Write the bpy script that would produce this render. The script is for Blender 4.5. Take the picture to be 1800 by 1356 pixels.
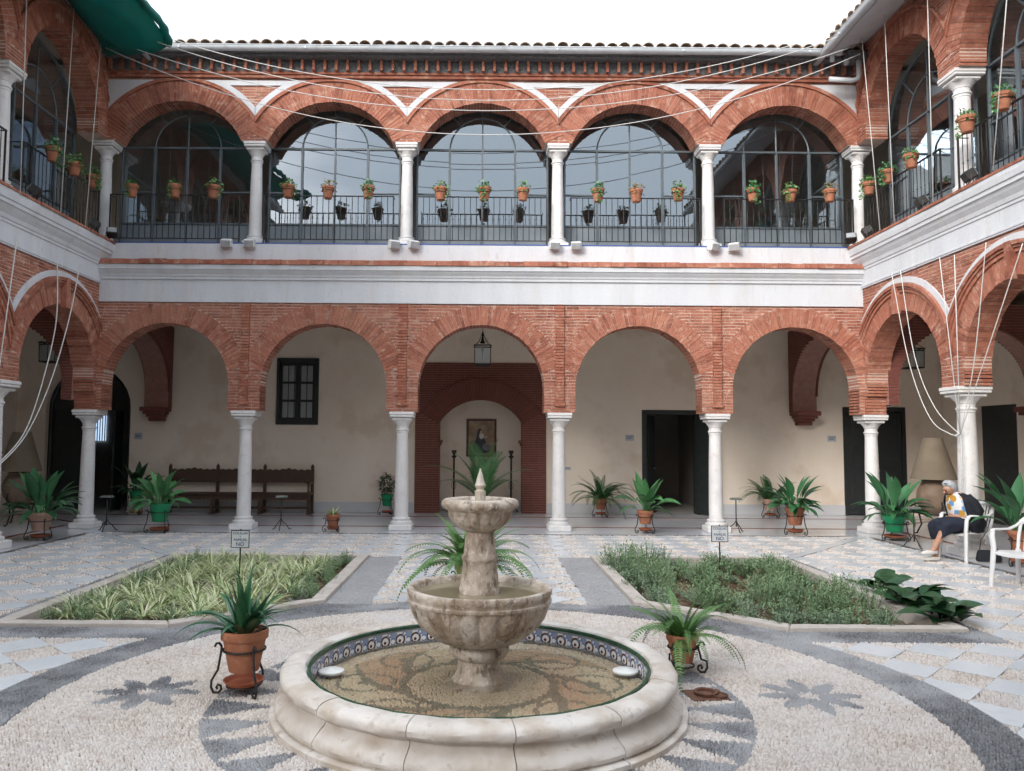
import bpy, math, random
import numpy as np
from math import sin, cos, pi, sqrt, radians, atan2, acos, asin
from mathutils import Matrix, Vector
random.seed(7); RNG = np.random.default_rng(11)
for o in list(bpy.data.objects): bpy.data.objects.remove(o)
SC = bpy.context.scene; COL = SC.collection

# ---------------------------------------------------------------- camera
cd = bpy.data.cameras.new('camera'); cam = bpy.data.objects.new('camera', cd); COL.objects.link(cam)
cd.sensor_width = 36.0; cd.lens = 36.0 * 1389.68 / 1800.0; cd.shift_x = 50.3 / 1800.0; cd.clip_start = 0.05; cd.clip_end = 500.0
cam.matrix_world = Matrix.Translation((0, 0, 1.7)) @ Matrix.Rotation(radians(-0.175), 4, 'Z') @ Matrix.Rotation(radians(93.922), 4, 'X') @ Matrix.Rotation(radians(0.385), 4, 'Z')
SC.camera = cam
# ---------------------------------------------------------------- sky and sun
SKYOFF = 3.37; SUN_EL, SUN_AZ = 27.0, 217.0          # azimuth from +Y, clockwise: behind the camera, a little to the left
w = bpy.data.worlds.new('World'); SC.world = w; w.use_nodes = True
nt = w.node_tree; N = nt.nodes; L = nt.links; N.clear()
out = N.new('ShaderNodeOutputWorld'); bg = N.new('ShaderNodeBackground'); bg.inputs['Strength'].default_value = 0.10
sky = N.new('ShaderNodeTexSky'); sky.sky_type = 'NISHITA'; sky.sun_disc = False
sky.sun_elevation = radians(SUN_EL); sky.sun_rotation = radians(SUN_AZ); sky.dust_density = 2.5; sky.air_density = 1.0; sky.ozone_density = 1.5
tc = N.new('ShaderNodeTexCoord'); mp = N.new('ShaderNodeMapping'); mp.inputs['Scale'].default_value = (1, 1, 2.2); mp.inputs['Location'].default_value = (SKYOFF, 0, 0)
nz = N.new('ShaderNodeTexNoise'); nz.inputs['Scale'].default_value = 1.9; nz.inputs['Detail'].default_value = 5; nz.inputs['Roughness'].default_value = .55
rp = N.new('ShaderNodeValToRGB'); rp.color_ramp.elements[0].position = .40; rp.color_ramp.elements[1].position = .55
rp.color_ramp.elements[0].color = (.30, .30, .30, 1); rp.color_ramp.elements[1].color = (1, 1, 1, 1)
mx = N.new('ShaderNodeMix'); mx.data_type = 'RGBA'; mx.inputs[7].default_value = (8.6, 8.95, 9.3, 1)
sx = N.new('ShaderNodeSeparateXYZ'); L.new(tc.outputs['Generated'], sx.inputs[0])
gr = N.new('ShaderNodeMapRange'); gr.inputs[1].default_value = 0; gr.inputs[2].default_value = 1; gr.inputs[3].default_value = .62; gr.inputs[4].default_value = 1.12; L.new(sx.outputs[2], gr.inputs[0])
cg = N.new('ShaderNodeMix'); cg.data_type = 'RGBA'; cg.blend_type = 'MULTIPLY'; cg.inputs[0].default_value = 1; cg.inputs[6].default_value = (8.0, 8.45, 8.9, 1); L.new(gr.outputs[0], cg.inputs[7]); L.new(cg.outputs[2], mx.inputs[7])
L.new(tc.outputs['Generated'], mp.inputs['Vector']); L.new(mp.outputs[0], nz.inputs['Vector']); L.new(nz.outputs['Fac'], rp.inputs[0])
L.new(rp.outputs[0], mx.inputs[0]); L.new(sky.outputs[0], mx.inputs[6]); L.new(mx.outputs[2], bg.inputs[0]); L.new(bg.outputs[0], out.inputs[0])
sd = bpy.data.lights.new('sun', 'SUN'); sd.energy = 1.0; sd.angle = radians(24); sd.color = (1, .985, .96)
sun = bpy.data.objects.new('sun', sd); COL.objects.link(sun)
_az = radians(SUN_AZ); _to = Vector((sin(_az) * cos(radians(SUN_EL)), cos(_az) * cos(radians(SUN_EL)), sin(radians(SUN_EL))))
sun.rotation_euler = (-_to).to_track_quat('-Z', 'Y').to_euler(); sun.location = (0, 0, 30)
SC.view_settings.view_transform = 'Standard'; SC.view_settings.look = 'None'; SC.view_settings.gamma = 1.0; SC.view_settings.exposure = 1.53
SC.view_settings.use_curve_mapping = False
SC.render.engine = 'CYCLES'; SC.cycles.max_bounces = 6; SC.cycles.diffuse_bounces = 4; SC.cycles.glossy_bounces = 3; SC.cycles.use_adaptive_sampling = True; SC.cycles.adaptive_threshold = .03; SC.cycles.use_denoising = True; SC.cycles.transparent_max_bounces = 12

# ---------------------------------------------------------------- helpers
class MB:
    def __init__(s): s.v = []; s.f = []; s.t = []
    def add(s, vs, fs, tint=0.0):
        b = len(s.v); s.v.extend([tuple(p) for p in vs]); s.f.extend([tuple(b + i for i in f) for f in fs]); s.t.extend([tint] * len(fs)); return s
    def box(s, x0, x1, y0, y1, z0, z1, tint=0.0):
        return s.add([(x0,y0,z0),(x1,y0,z0),(x1,y1,z0),(x0,y1,z0),(x0,y0,z1),(x1,y0,z1),(x1,y1,z1),(x0,y1,z1)],
                     [(3,2,1,0),(4,5,6,7),(0,1,5,4),(1,2,6,5),(2,3,7,6),(3,0,4,7)], tint)
    def bev(s, x0, x1, y0, y1, z0, z1, b=.01, tint=0.0):   # box with chamfered edges
        vs = []
        for z, i in ((z0, b), (z0 + b, 0), (z1 - b, 0), (z1, b)):
            X0, X1, Y0, Y1 = x0 + i, x1 - i, y0 + i, y1 - i
            vs += [(X0 + b, Y0, z), (X1 - b, Y0, z), (X1, Y0 + b, z), (X1, Y1 - b, z), (X1 - b, Y1, z), (X0 + b, Y1, z), (X0, Y1 - b, z), (X0, Y0 + b, z)]
        fs = [tuple(range(7, -1, -1)), tuple(range(24, 32))]
        for k in range(3):
            for i in range(8):
                j = (i + 1) % 8; fs.append((k*8+i, k*8+j, k*8+8+j, k*8+8+i))
        return s.add(vs, fs, tint)
    def prism(s, poly, y0, y1, tint=0.0):    # polygon in x,z (ccw seen from -y), extruded along y
        n = len(poly); vs = [(a, y0, b) for a, b in poly] + [(a, y1, b) for a, b in poly]
        fs = [tuple(range(n)), tuple(range(2*n-1, n-1, -1))] + [(i, i + n, (i+1) % n + n, (i+1) % n) for i in range(n)]
        return s.add(vs, fs, tint)
    def slab(s, poly, z0, z1, tint=0.0):     # polygon in x,y extruded along z
        n = len(poly); vs = [(a, b, z0) for a, b in poly] + [(a, b, z1) for a, b in poly]
        fs = [tuple(range(n-1, -1, -1)), tuple(range(n, 2*n))] + [(i, (i+1) % n, (i+1) % n + n, i + n) for i in range(n)]
        return s.add(vs, fs, tint)
    def tube(s, path, r, n=6, tint=0.0, closed=False):
        P = [Vector(p) for p in path]; m = len(P); rr = r if isinstance(r, (list, tuple)) else [r] * m
        vs = []; up = None
        for i, p in enumerate(P):
            if closed: t = (P[(i+1) % m] - P[i-1])
            else: t = P[min(i+1, m-1)] - P[max(i-1, 0)]
            t.normalize()
            if up is None:
                up = Vector((0,0,1)) if abs(t.z) < .9 else Vector((1,0,0))
            a = t.cross(up)
            if a.length < 1e-6: a = t.orthogonal()
            a.normalize(); b = a.cross(t); up = b
            for k in range(n):
                q = 2*pi*k/n; vs.append(p + (a*cos(q) + b*sin(q)) * rr[i])
        fs = []
        for i in range(m if closed else m-1):
            i2 = (i+1) % m
            for k in range(n):
                k2 = (k+1) % n; fs.append((i*n+k, i*n+k2, i2*n+k2, i2*n+k))
        if not closed: fs += [tuple(range(n-1, -1, -1)), tuple(range((m-1)*n, m*n))]
        return s.add(vs, fs, tint)
    def lathe(s, prof, n=24, c=(0,0,0), flute=None, a0=0.0, a1=2*pi, cap=True, tint=0.0):
        full = abs(a1 - a0 - 2*pi) < 1e-6; m = n if full else n + 1; vs = []
        for j, (r, z) in enumerate(prof):
            for k in range(m):
                a = a0 + (a1-a0)*k/n; q = r * (flute(a, j) if flute else 1.0)
                vs.append((c[0] + q*cos(a), c[1] + q*sin(a), c[2] + z))
        fs = []
        for j in range(len(prof)-1):
            for k in range(n):
                k2 = (k+1) % m; fs.append((j*m+k, j*m+k2, (j+1)*m+k2, (j+1)*m+k))
        if full and cap:
            if prof[0][0] > 1e-5: fs.append(tuple(range(m-1, -1, -1)))
            if prof[-1][0] > 1e-5: fs.append(tuple(range((len(prof)-1)*m, len(prof)*m)))
        if not full:
            fs.append(tuple(j*m for j in range(len(prof)))); fs.append(tuple(j*m+n for j in range(len(prof)-1, -1, -1)))
        return s.add(vs, fs, tint)
    def mesh(s, name, mat, smooth=False):
        me = bpy.data.meshes.new(name); me.from_pydata([tuple(p) for p in s.v], [], s.f)
        if any(s.t):
            at = me.attributes.new('tint', 'FLOAT', 'FACE'); at.data.foreach_set('value', s.t)
        if smooth is True: me.polygons.foreach_set('use_smooth', [True]*len(me.polygons))
        elif smooth:
            me.polygons.foreach_set('use_smooth', [True]*len(me.polygons)); me.set_sharp_from_angle(angle=radians(smooth))
        if mat: me.materials.append(mat)
        me.update(); return me
    def build(s, name, mat, parent=None, smooth=False, loc=None, rot=None):
        return link(name, s.mesh(name, mat, smooth), parent, loc, rot)
def link(name, me, parent=None, loc=None, rot=None, scale=None):
    o = bpy.data.objects.new(name, me); COL.objects.link(o)
    if parent: o.parent = parent
    if loc: o.location = loc
    if rot: o.rotation_euler = rot
    if scale: o.scale = scale if isinstance(scale, tuple) else (scale,)*3
    return o
def T(o, label, cat, group=None):
    o['label'] = label; o['category'] = cat
    if group: o['group'] = group
    return o
def thing(name, label, cat, loc=(0,0,0), rotz=0.0, group=None):
    o = bpy.data.objects.new(name, None); COL.objects.link(o); o.location = loc; o.rotation_euler = (0,0,rotz); o.empty_display_size = .1
    return T(o, label, cat, group)
def kind(o, k): o['kind'] = k; return o
def copy_tree(o, parent=None):
    c = o.copy(); COL.objects.link(c); c.parent = parent
    for ch in list(o.children): copy_tree(ch, c)
    return c

def mat(name, cols, rough=.8, scale=5.0, src='noise', bump=0.0, bscale=60.0, metal=0.0, spec=.5, splot=(), detail=3, sub=0.0, coat=0.0, stretch=None, w=.55):
    m = bpy.data.materials.new(name); m.use_nodes = True; nt = m.node_tree; N = nt.nodes; L = nt.links
    b = N['Principled BSDF']; b.inputs['Roughness'].default_value = rough; b.inputs['Metallic'].default_value = metal
    b.inputs['Specular IOR Level'].default_value = spec; b.inputs['Coat Weight'].default_value = coat
    geo = N.new('ShaderNodeNewGeometry'); pos = geo.outputs['Position']
    if stretch:
        mp = N.new('ShaderNodeMapping'); mp.inputs['Scale'].default_value = stretch; L.new(pos, mp.inputs[0]); pos = mp.outputs[0]
    nz = N.new('ShaderNodeTexNoise'); nz.inputs['Scale'].default_value = scale; nz.inputs['Detail'].default_value = detail; nz.inputs['Roughness'].default_value = .6
    L.new(pos, nz.inputs['Vector']); fac = nz.outputs['Fac']
    st = N.new('ShaderNodeMapRange'); st.inputs[1].default_value = .3; st.inputs[2].default_value = .7; L.new(fac, st.inputs[0]); fac = st.outputs[0]
    if src != 'noise':
        if src == 'attr': a = N.new('ShaderNodeAttribute'); a.attribute_name = 'tint'; av = a.outputs['Fac']
        else: a = N.new('ShaderNodeObjectInfo'); av = a.outputs['Random']
        mm = N.new('ShaderNodeMix'); mm.inputs[0].default_value = w; L.new(fac, mm.inputs[2]); L.new(av, mm.inputs[3]); fac = mm.outputs[0]
    rp = N.new('ShaderNodeValToRGB'); el = rp.color_ramp.elements
    while len(el) < len(cols): el.new(.5)
    for i, c in enumerate(cols):
        el[i].position = i/(len(cols)-1) if len(cols) > 1 else 0; el[i].color = (*c, 1)
    if len(cols) == 1: el[1].color = (*cols[0], 1)
    L.new(fac, rp.inputs[0]); col = rp.outputs[0]
    for (sc, lo, hi, amt, c) in splot:
        n2 = N.new('ShaderNodeTexNoise'); n2.inputs['Scale'].default_value = sc; n2.inputs['Detail'].default_value = 3; n2.inputs['Roughness'].default_value = .65
        L.new(pos, n2.inputs['Vector']); r2 = N.new('ShaderNodeMapRange'); r2.inputs[1].default_value = lo; r2.inputs[2].default_value = hi; r2.inputs[4].default_value = amt
        L.new(n2.outputs['Fac'], r2.inputs[0]); m2 = N.new('ShaderNodeMix'); m2.data_type = 'RGBA'; m2.inputs[7].default_value = (*c, 1)
        L.new(r2.outputs[0], m2.inputs[0]); L.new(col, m2.inputs[6]); col = m2.outputs[2]
    L.new(col, b.inputs['Base Color'])
    if sub: b.inputs['Transmission Weight'].default_value = 0
    if bump:
        n3 = N.new('ShaderNodeTexNoise'); n3.inputs['Scale'].default_value = bscale; n3.inputs['Detail'].default_value = 2; L.new(geo.outputs['Position'], n3.inputs['Vector'])
        bp = N.new('ShaderNodeBump'); bp.inputs['Strength'].default_value = bump; bp.inputs['Distance'].default_value = .02
        L.new(n3.outputs['Fac'], bp.inputs['Height']); L.new(bp.outputs[0], b.inputs['Normal'])
    return m
def glassy(name, tint, refl, rough=.0, ior=1.45, wav=0.0):
    m = bpy.data.materials.new(name); m.use_nodes = True; nt = m.node_tree; N = nt.nodes; L = nt.links; N.clear()
    o = N.new('ShaderNodeOutputMaterial'); t = N.new('ShaderNodeBsdfTransparent'); t.inputs[0].default_value = (*tint, 1)
    g = N.new('ShaderNodeBsdfGlossy'); g.inputs['Roughness'].default_value = rough; g.inputs[0].default_value = (.78, .89, 1, 1)
    fr = N.new('ShaderNodeFresnel'); fr.inputs[0].default_value = ior; ad = N.new('ShaderNodeMath'); ad.operation = 'ADD'; ad.inputs[1].default_value = refl; ad.use_clamp = True
    mx = N.new('ShaderNodeMixShader'); L.new(fr.outputs[0], ad.inputs[0]); L.new(ad.outputs[0], mx.inputs[0]); L.new(t.outputs[0], mx.inputs[1]); L.new(g.outputs[0], mx.inputs[2]); L.new(mx.outputs[0], o.inputs[0])
    if wav:
        geo = N.new('ShaderNodeNewGeometry'); n3 = N.new('ShaderNodeTexNoise'); n3.inputs['Scale'].default_value = wav; L.new(geo.outputs['Position'], n3.inputs['Vector'])
        bp = N.new('ShaderNodeBump'); bp.inputs['Strength'].default_value = .06 if wav > 5 else .035; bp.inputs['Distance'].default_value = .03; L.new(n3.outputs['Fac'], bp.inputs['Height']); L.new(bp.outputs[0], g.inputs['Normal']); L.new(bp.outputs[0], fr.inputs['Normal'])
    return m
BR = [(.165,.052,.033),(.30,.103,.064),(.39,.15,.096),(.33,.118,.074)]
WASH = ((7, .54, .72, .6, (.62,.42,.32)), (1.1, .5, .75, .35, (.50,.27,.18)))
M = dict(
 brick=mat('brick', BR, .9, 9, 'attr', .5, 45, splot=WASH), vbrick=mat('brick_voussoir', BR, .9, 9, 'rand', .5, 45, splot=WASH),
 mortar=mat('mortar', [(.52,.36,.29),(.64,.51,.44)], .95, 20, bump=.5, bscale=80),
 pbrick=mat('painted_brick', [(.11,.034,.026),(.18,.06,.045),(.145,.046,.035)], .85, 6, 'attr', .4, 50, splot=((3,.55,.75,.4,(.24,.085,.062)),)),
 pvbrick=mat('painted_voussoir', [(.13,.042,.031),(.20,.068,.05)], .85, 6, 'rand', .4, 50),
 pmortar=mat('painted_mortar', [(.30,.15,.12),(.38,.22,.18)], .95, 10, bump=.3, bscale=60),
 white=mat('limewash', [(.56,.58,.62),(.64,.66,.69)], .9, 2.2, bump=.25, bscale=18, stretch=(1,1,.16), splot=((5,.54,.70,.45,(.50,.50,.49)),(22,.60,.72,.4,(.44,.39,.34)),(2,.56,.7,.3,(.54,.49,.44)))),
 cream=mat('cream_plaster', [(.76,.665,.56),(.82,.735,.64)], .92, 1.3, bump=.2, bscale=14, splot=((.9,.54,.64,.5,(.62,.50,.385)),(3.5,.58,.66,.4,(.80,.73,.64)),(14,.66,.76,.3,(.45,.36,.28)))),
 marble=mat('column_marble', [(.66,.65,.65),(.76,.75,.74)], .55, 4, bump=.15, bscale=40, splot=((9,.57,.72,.45,(.52,.44,.36)),(40,.62,.7,.35,(.45,.38,.33)))),
 tile=mat('white_marble_tile', [(.58,.615,.66),(.69,.72,.75),(.63,.665,.71)], .26, 3, 'rand', .06, 30, splot=((6,.55,.75,.4,(.50,.50,.51)),(45,.62,.72,.3,(.42,.37,.32)))),
 floor=mat('gallery_marble', [(.60,.62,.66),(.70,.72,.75)], .16, 1.5, bump=.02, bscale=10, splot=((3,.55,.8,.35,(.42,.43,.46)),)),
 redband=mat('red_marble', [(.16,.04,.03),(.22,.06,.045)], .22, 8),
 greymarble=mat('grey_marble', [(.50,.51,.54),(.60,.61,.63)], .4, 2, splot=((2,.5,.8,.4,(.44,.44,.46)),)),
 pebl=mat('light_pebble', [(.42,.33,.275),(.64,.585,.54),(.77,.735,.705)], .50, 2.0, 'attr', w=.65, splot=((.9,.46,.66,.55,(.68,.67,.68)),)),
 pebd=mat('dark_pebble', [(.07,.072,.08),(.17,.175,.19),(.29,.295,.31)], .42, 2.0, 'attr', w=.6, splot=((.8,.43,.56,.8,(.42,.43,.45)),)),
 pebg=mat('grey_pebble', [(.28,.28,.29),(.42,.42,.43)], .5, 2.0, 'attr', w=.6),
 bedl=mat('light_pebble_bed', [(.22,.14,.09),(.36,.27,.20)], .85, 60, bump=1., bscale=110),
 bedd=mat('dark_pebble_bed', [(.15,.15,.155),(.25,.25,.26)], .8, 60, bump=1., bscale=110),
 kerb=mat('kerb_stone', [(.46,.41,.37),(.58,.54,.50)], .75, 5, bump=.3, bscale=50, splot=((12,.58,.72,.4,(.36,.32,.29)),)),
 soil=mat('soil', [(.085,.048,.028),(.17,.10,.06)], .95, 14, bump=1., bscale=40),
 stone=mat('fountain_stone', [(.30,.235,.18),(.50,.43,.365),(.64,.59,.535)], .75, 7, bump=.8, bscale=26, stretch=(1,1,.45), splot=((5,.50,.66,.75,(.25,.18,.115)),(16,.56,.66,.75,(.13,.095,.065)),(50,.60,.66,.6,(.70,.67,.62)))),
 rimstone=mat('rim_stone', [(.54,.49,.44),(.66,.62,.58),(.72,.69,.66)], .6, 3.5, bump=.35, bscale=26, splot=((4,.48,.72,.7,(.44,.36,.28)),(14,.58,.74,.5,(.26,.20,.145)),(2,.50,.7,.5,(.46,.38,.29)))),
 iron=mat('wrought_iron', [(.018,.018,.02),(.04,.038,.036)], .5, 20, metal=.3), frame=mat('grey_paint', [(.085,.105,.12),(.11,.135,.15)], .45, 6),
 zinc=mat('zinc', [(.50,.54,.58),(.60,.64,.68)], .5, 3, metal=.0, splot=((4,.55,.7,.4,(.28,.29,.30)),)),
 clay=mat('roof_clay', [(.26,.20,.15),(.42,.33,.26),(.50,.43,.36)], .9, 10, 'rand', .6, 40, splot=((8,.5,.65,.5,(.22,.20,.17)),)),
 slate=mat('dark_frieze', [(.08,.09,.10),(.19,.20,.21)], .8, 18, bump=.4, bscale=30),
 dark=mat('dark_paint', [(.012,.016,.017),(.022,.027,.028)], .55, 8), wood=mat('dark_wood', [(.045,.022,.013),(.09,.046,.027)], .5, 12, stretch=(1,6,6)),
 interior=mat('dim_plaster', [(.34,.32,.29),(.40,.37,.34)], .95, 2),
 glass=glassy('window_glass', (.50,.57,.61), .19, 0.0, 1.45, 1.6), water=glassy('pool_water', (.97,.95,.90), .06, .04, 1.14, 9), water2=mat('murky_water', [(.25,.215,.14),(.31,.27,.18)], .07, 3),
 blue=mat('blue_tile', [(.03,.07,.30),(.06,.13,.42)], .3, 20))
# ================================================================ architecture
S = 2.97; CX = [S*(i-2.5) for i in range(6)]          # column axes along the back arcade
def arch_x(z, cz, r0, r1, am):
    d = z - cz
    if d <= 0: return r0
    c = cos(am)
    if d < r0*c: return sqrt(max(r0*r0-d*d, 0))
    if d < r1*c: return d*math.tan(am)
    return sqrt(max(r1*r1-d*d, 0)) if d < r1 else 0.0
def arcade_wall(root, cols, y0, th, zs, top, cz, r0, r1, am, nv, ch=.056, bl=.255, mb='brick', mv='vbrick', mm='mortar', ends=(0.2, 0.2), backband=False):
    """core wall with arch openings, brick courses, arch rings of single voussoirs; cols = x of column axes"""
    am = radians(am); core = MB(); y1 = y0 + th; g = .007
    sp = cols[1]-cols[0]; pad = sp/2 - r0
    xs0, xs1 = cols[0]-ends[0], cols[-1]+ends[1]
    for i in range(len(cols)-1):
        cx = (cols[i]+cols[i+1])/2; pts = []
        n = 28; a_s = pi/2 if cz > zs else acos((zs-cz)/r0)
        for k in range(n+1):
            a = -a_s + 2*a_s*k/n; pts.append((cx + (r0+g)*sin(a), cz + (r0+g)*cos(a)))
        if cz > zs: pts = [(pts[0][0], zs)] + pts + [(pts[-1][0], zs)]
        for (xa, za), (xb, zb) in zip(pts[:-1], pts[1:]):
            if abs(xb-xa) > 1e-6:
                core.add([(xa,y0+g,za),(xb,y0+g,zb),(xb,y0+g,top),(xa,y0+g,top),(xa,y1,za),(xb,y1,zb),(xb,y1,top),(xa,y1,top)], [(0,1,2,3),(5,4,7,6),(1,0,4,5)])
            else: core.add([(xa,y0+g,za),(xa,y0+g,zb),(xa,y1,zb),(xa,y1,za)], [(0,1,2,3)])
        pl = pts[0][0]; pr = pts[-1][0]
        x_l = xs0 if i == 0 else cols[i]; x_r = xs1 if i == len(cols)-2 else cols[i+1]
        core.box(x_l, pl, y0+g, y1, zs, top); core.box(pr, x_r, y0+g, y1, zs, top)
    core.build('wall_core', M[mm], root)
    br = MB(); z = zs; row = 0
    while z < top - .02:
        z2 = min(z+ch-.012, top); zc = (z+z2)/2; iv = []; x = xs0
        for i in range(len(cols)-1):
            cx = (cols[i]+cols[i+1])/2; e = arch_x(zc, cz, r0, r1, am)
            if e > 0: iv.append((x, cx-e, i > 0 or True)); x = cx+e
        iv.append((x, xs1, True))
        for (a, b, _) in iv:
            if b-a < .02: continue
            L_ = b-a; nb = max(1, round(L_/bl)); off = (row % 2)*.5*L_/nb; edges = [a] + [a + off + k*L_/nb for k in range(nb+1) if a+.04 < a+off+k*L_/nb < b-.04] + [b]
            jam = zc < cz + r0*cos(am)
            for k in range(len(edges)-1):
                e0, e1 = edges[k]+.005, edges[k+1]-.005; dy = random.uniform(-.005, .006)
                full = jam and (k == 0 or k == len(edges)-2)
                br.box(e0, e1, y0+dy, (y1+.004 if full else y0+.06), z+random.uniform(0,.002), z2-random.uniform(0,.003), random.uniform(.02,1))
        z += ch; row += 1
    kind(br.build('brick_courses', M[mb], root), 'stuff')
    # arch rings
    da = 2*am/nv; gap = .0075
    v = []
    for rr, ga in ((r0, gap/r0), (r1, gap/r1)):
        for yy in (0, th+.006):
            for sg in (-1, 1):
                a = sg*(da-ga)/2; v.append((rr*sin(a), yy, rr*cos(a)))
    fs = [(0,1,5,4),(2,6,7,3),(0,2,3,1),(4,5,7,6),(0,4,6,2),(1,3,7,5)]
    for i in range(len(cols)-1):
        cx = (cols[i]+cols[i+1])/2
        ar = bpy.data.objects.new('arch_ring', None); COL.objects.link(ar); ar.parent = root; ar.location = (cx, y0, cz); ar.empty_display_size = .1
        mes = MB().add(v, fs).mesh('voussoir', M[mv])
        for k in range(nv):
            a = -am + da*(k+.5)
            link('voussoir', mes, ar, (0, random.uniform(-.008,.004), 0), (0, a, 0), (1, 1, 1+random.uniform(-.004,.004)))
def arc_strip(mb, cx, cz, ra, rb, y0, y1, fa, fb, n=16):
    """curved flat strip between radii; fa/fb give start/end angle for a radius"""
    pa = []; pb = []
    for k in range(n+1):
        t = k/n
        for r, ps in ((ra, pa), (rb, pb)):
            a = fa(r) + (fb(r)-fa(r))*t; ps.append((cx + r*sin(a), cz + r*cos(a)))
    for k in range(n): mb.prism([pa[k], pa[k+1], pb[k+1], pb[k]], y0, y1)
SHAFT = [(.13,0),(.13,.06),(.127,.3),(.12,.9),(.108,1.42),(.104,1.50)]
def column(root, x, y, ztop, zbot, rs=1.0, hs=None):
    """marble column: plinth, base rings, tapering shaft, turned capital with square abacus"""
    c = bpy.data.objects.new('column', None); COL.objects.link(c); c.parent = root; c.location = (x, y, zbot); c.empty_display_size = .1
    H = ztop-zbot; w = .215*rs
    b = MB().bev(-w, w, -w, w, 0, .11*rs, .012)
    b.lathe([(.20*rs,.11*rs),(.205*rs,.13*rs),(.20*rs,.16*rs),(.165*rs,.175*rs),(.16*rs,.195*rs),(.172*rs,.205*rs),(.172*rs,.225*rs),(.14*rs,.24*rs)], 24)
    b.build('base', M['marble'], c, 35)
    h0 = .24*rs; h1 = H-.36
    MB().lathe([(.134*rs,h0),(.131*rs,h0+.05),(.13*rs,h0+.25*(h1-h0)),(.122*rs,h0+.65*(h1-h0)),(.110*rs,h1-.04),(.118*rs,h1-.03),(.118*rs,h1)], 28).build('shaft', M['marble'], c, 35)
    k = MB().lathe([(.112*rs,h1),(.132*rs,h1+.012),(.132*rs,h1+.035),(.114*rs,h1+.045),(.114*rs,h1+.10),(.125*rs,h1+.108),(.13*rs,h1+.13),(.16*rs,h1+.17),(.195*rs,h1+.215)], 28, cap=False)
    a = .185*rs; k.bev(-a, a, -a, a, h1+.20, h1+.255, .014); a = .225*rs; k.bev(-a, a, -a, a, h1+.257, h1+.30, .01); a = .232*rs; k.bev(-a, a, -a, a, h1+.302, H, .008)
    k.build('capital', M['marble'], c, 35); return c

YF = 14.85; YC = YF+.19
# ---- ground-floor arcade facing the camera
lo = thing('arcade', 'ground-floor brick arcade of five round arches on white columns behind the fountain', 'arcade')
arcade_wall(lo, CX, YF, .42, 2.22, 4.26, 2.68, 1.185, 1.545, 76, 47, ends=(.19,.19))
for x in CX: column(lo, x, YC, 2.215, 0.0)
for x in CX[1:-1]:
    p = MB(); z = 2.40; p.bev(x-.10, x+.10, YF-.055, YF+.02, 2.33, 2.395, .008, .4)
    while z < 4.22:
        p.box(x-.078, x+.078, YF-.04+random.uniform(-.004,.004), YF+.01, z, min(z+.047, 4.24), random.uniform(.1,1)); z += .056
    kind(p.build('pilaster_strip', M['brick'], lo), 'stuff')
# ---- first-floor arcade facing the camera
YU = 15.10; YUC = YU+.20
up = thing('arcade', 'upper-floor brick arcade of five glazed segmental arches below the tiled eaves', 'arcade')
UZ, UR0, UR1, UAM = 6.96, 1.33, 1.73, 66
arcade_wall(up, CX, YU, .42, 7.50, 8.74, UZ, UR0, UR1, UAM, 50, ends=(.19,.19))
for x in CX: column(up, x, YUC, 7.495, 5.43, .93)
ZT = 8.70
fa = lambda r: acos(min(1, (ZT-UZ)/r)); fb = lambda r: asin(min(1, (S/2-.004)/r))
for i in range(5):
    cx = (CX[i]+CX[i+1])/2; mo = MB(); wp = MB()
    arc_strip(mo, cx, UZ, UR1+.004, UR1+.07, YU-.035, YU+.01, lambda r: -fb(r), lambda r: fb(r), 40)
    mo.build('arch_moulding', M['vbrick'], up)
    for sg in (-1, 1):
        if (i == 0 and sg < 0) or (i == 4 and sg > 0): continue
        wp = MB(); arc_strip(wp, cx, UZ, UR1+.075, UR1+.18, YU-.028, YU+.005, lambda r: sg*fa(r), lambda r: sg*fb(r), 14); wp.build('white_band', M['white'], up)

for x in CX[1:-1]:
    MB().box(x-.82, x+.82, YU-.026, YU+.005, ZT-.10, ZT-.002).build('white_band', M['white'], up)
for sg, cx in ((-1, -2*S), (1, 2*S)):
    pts = [(cx+sg*(UR1+.075)*sin(a), UZ+(UR1+.075)*cos(a)) for a in [fa(UR1+.075)+k*(fb(UR1+.075)-fa(UR1+.075))/10 for k in range(11)]]
    pts = pts + [(cx+sg*(S/2-.01), ZT)]
    MB().prism(pts if sg < 0 else pts[::-1], YU-.025, YU+.005).build('white_triangle', M['white'], up)
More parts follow.
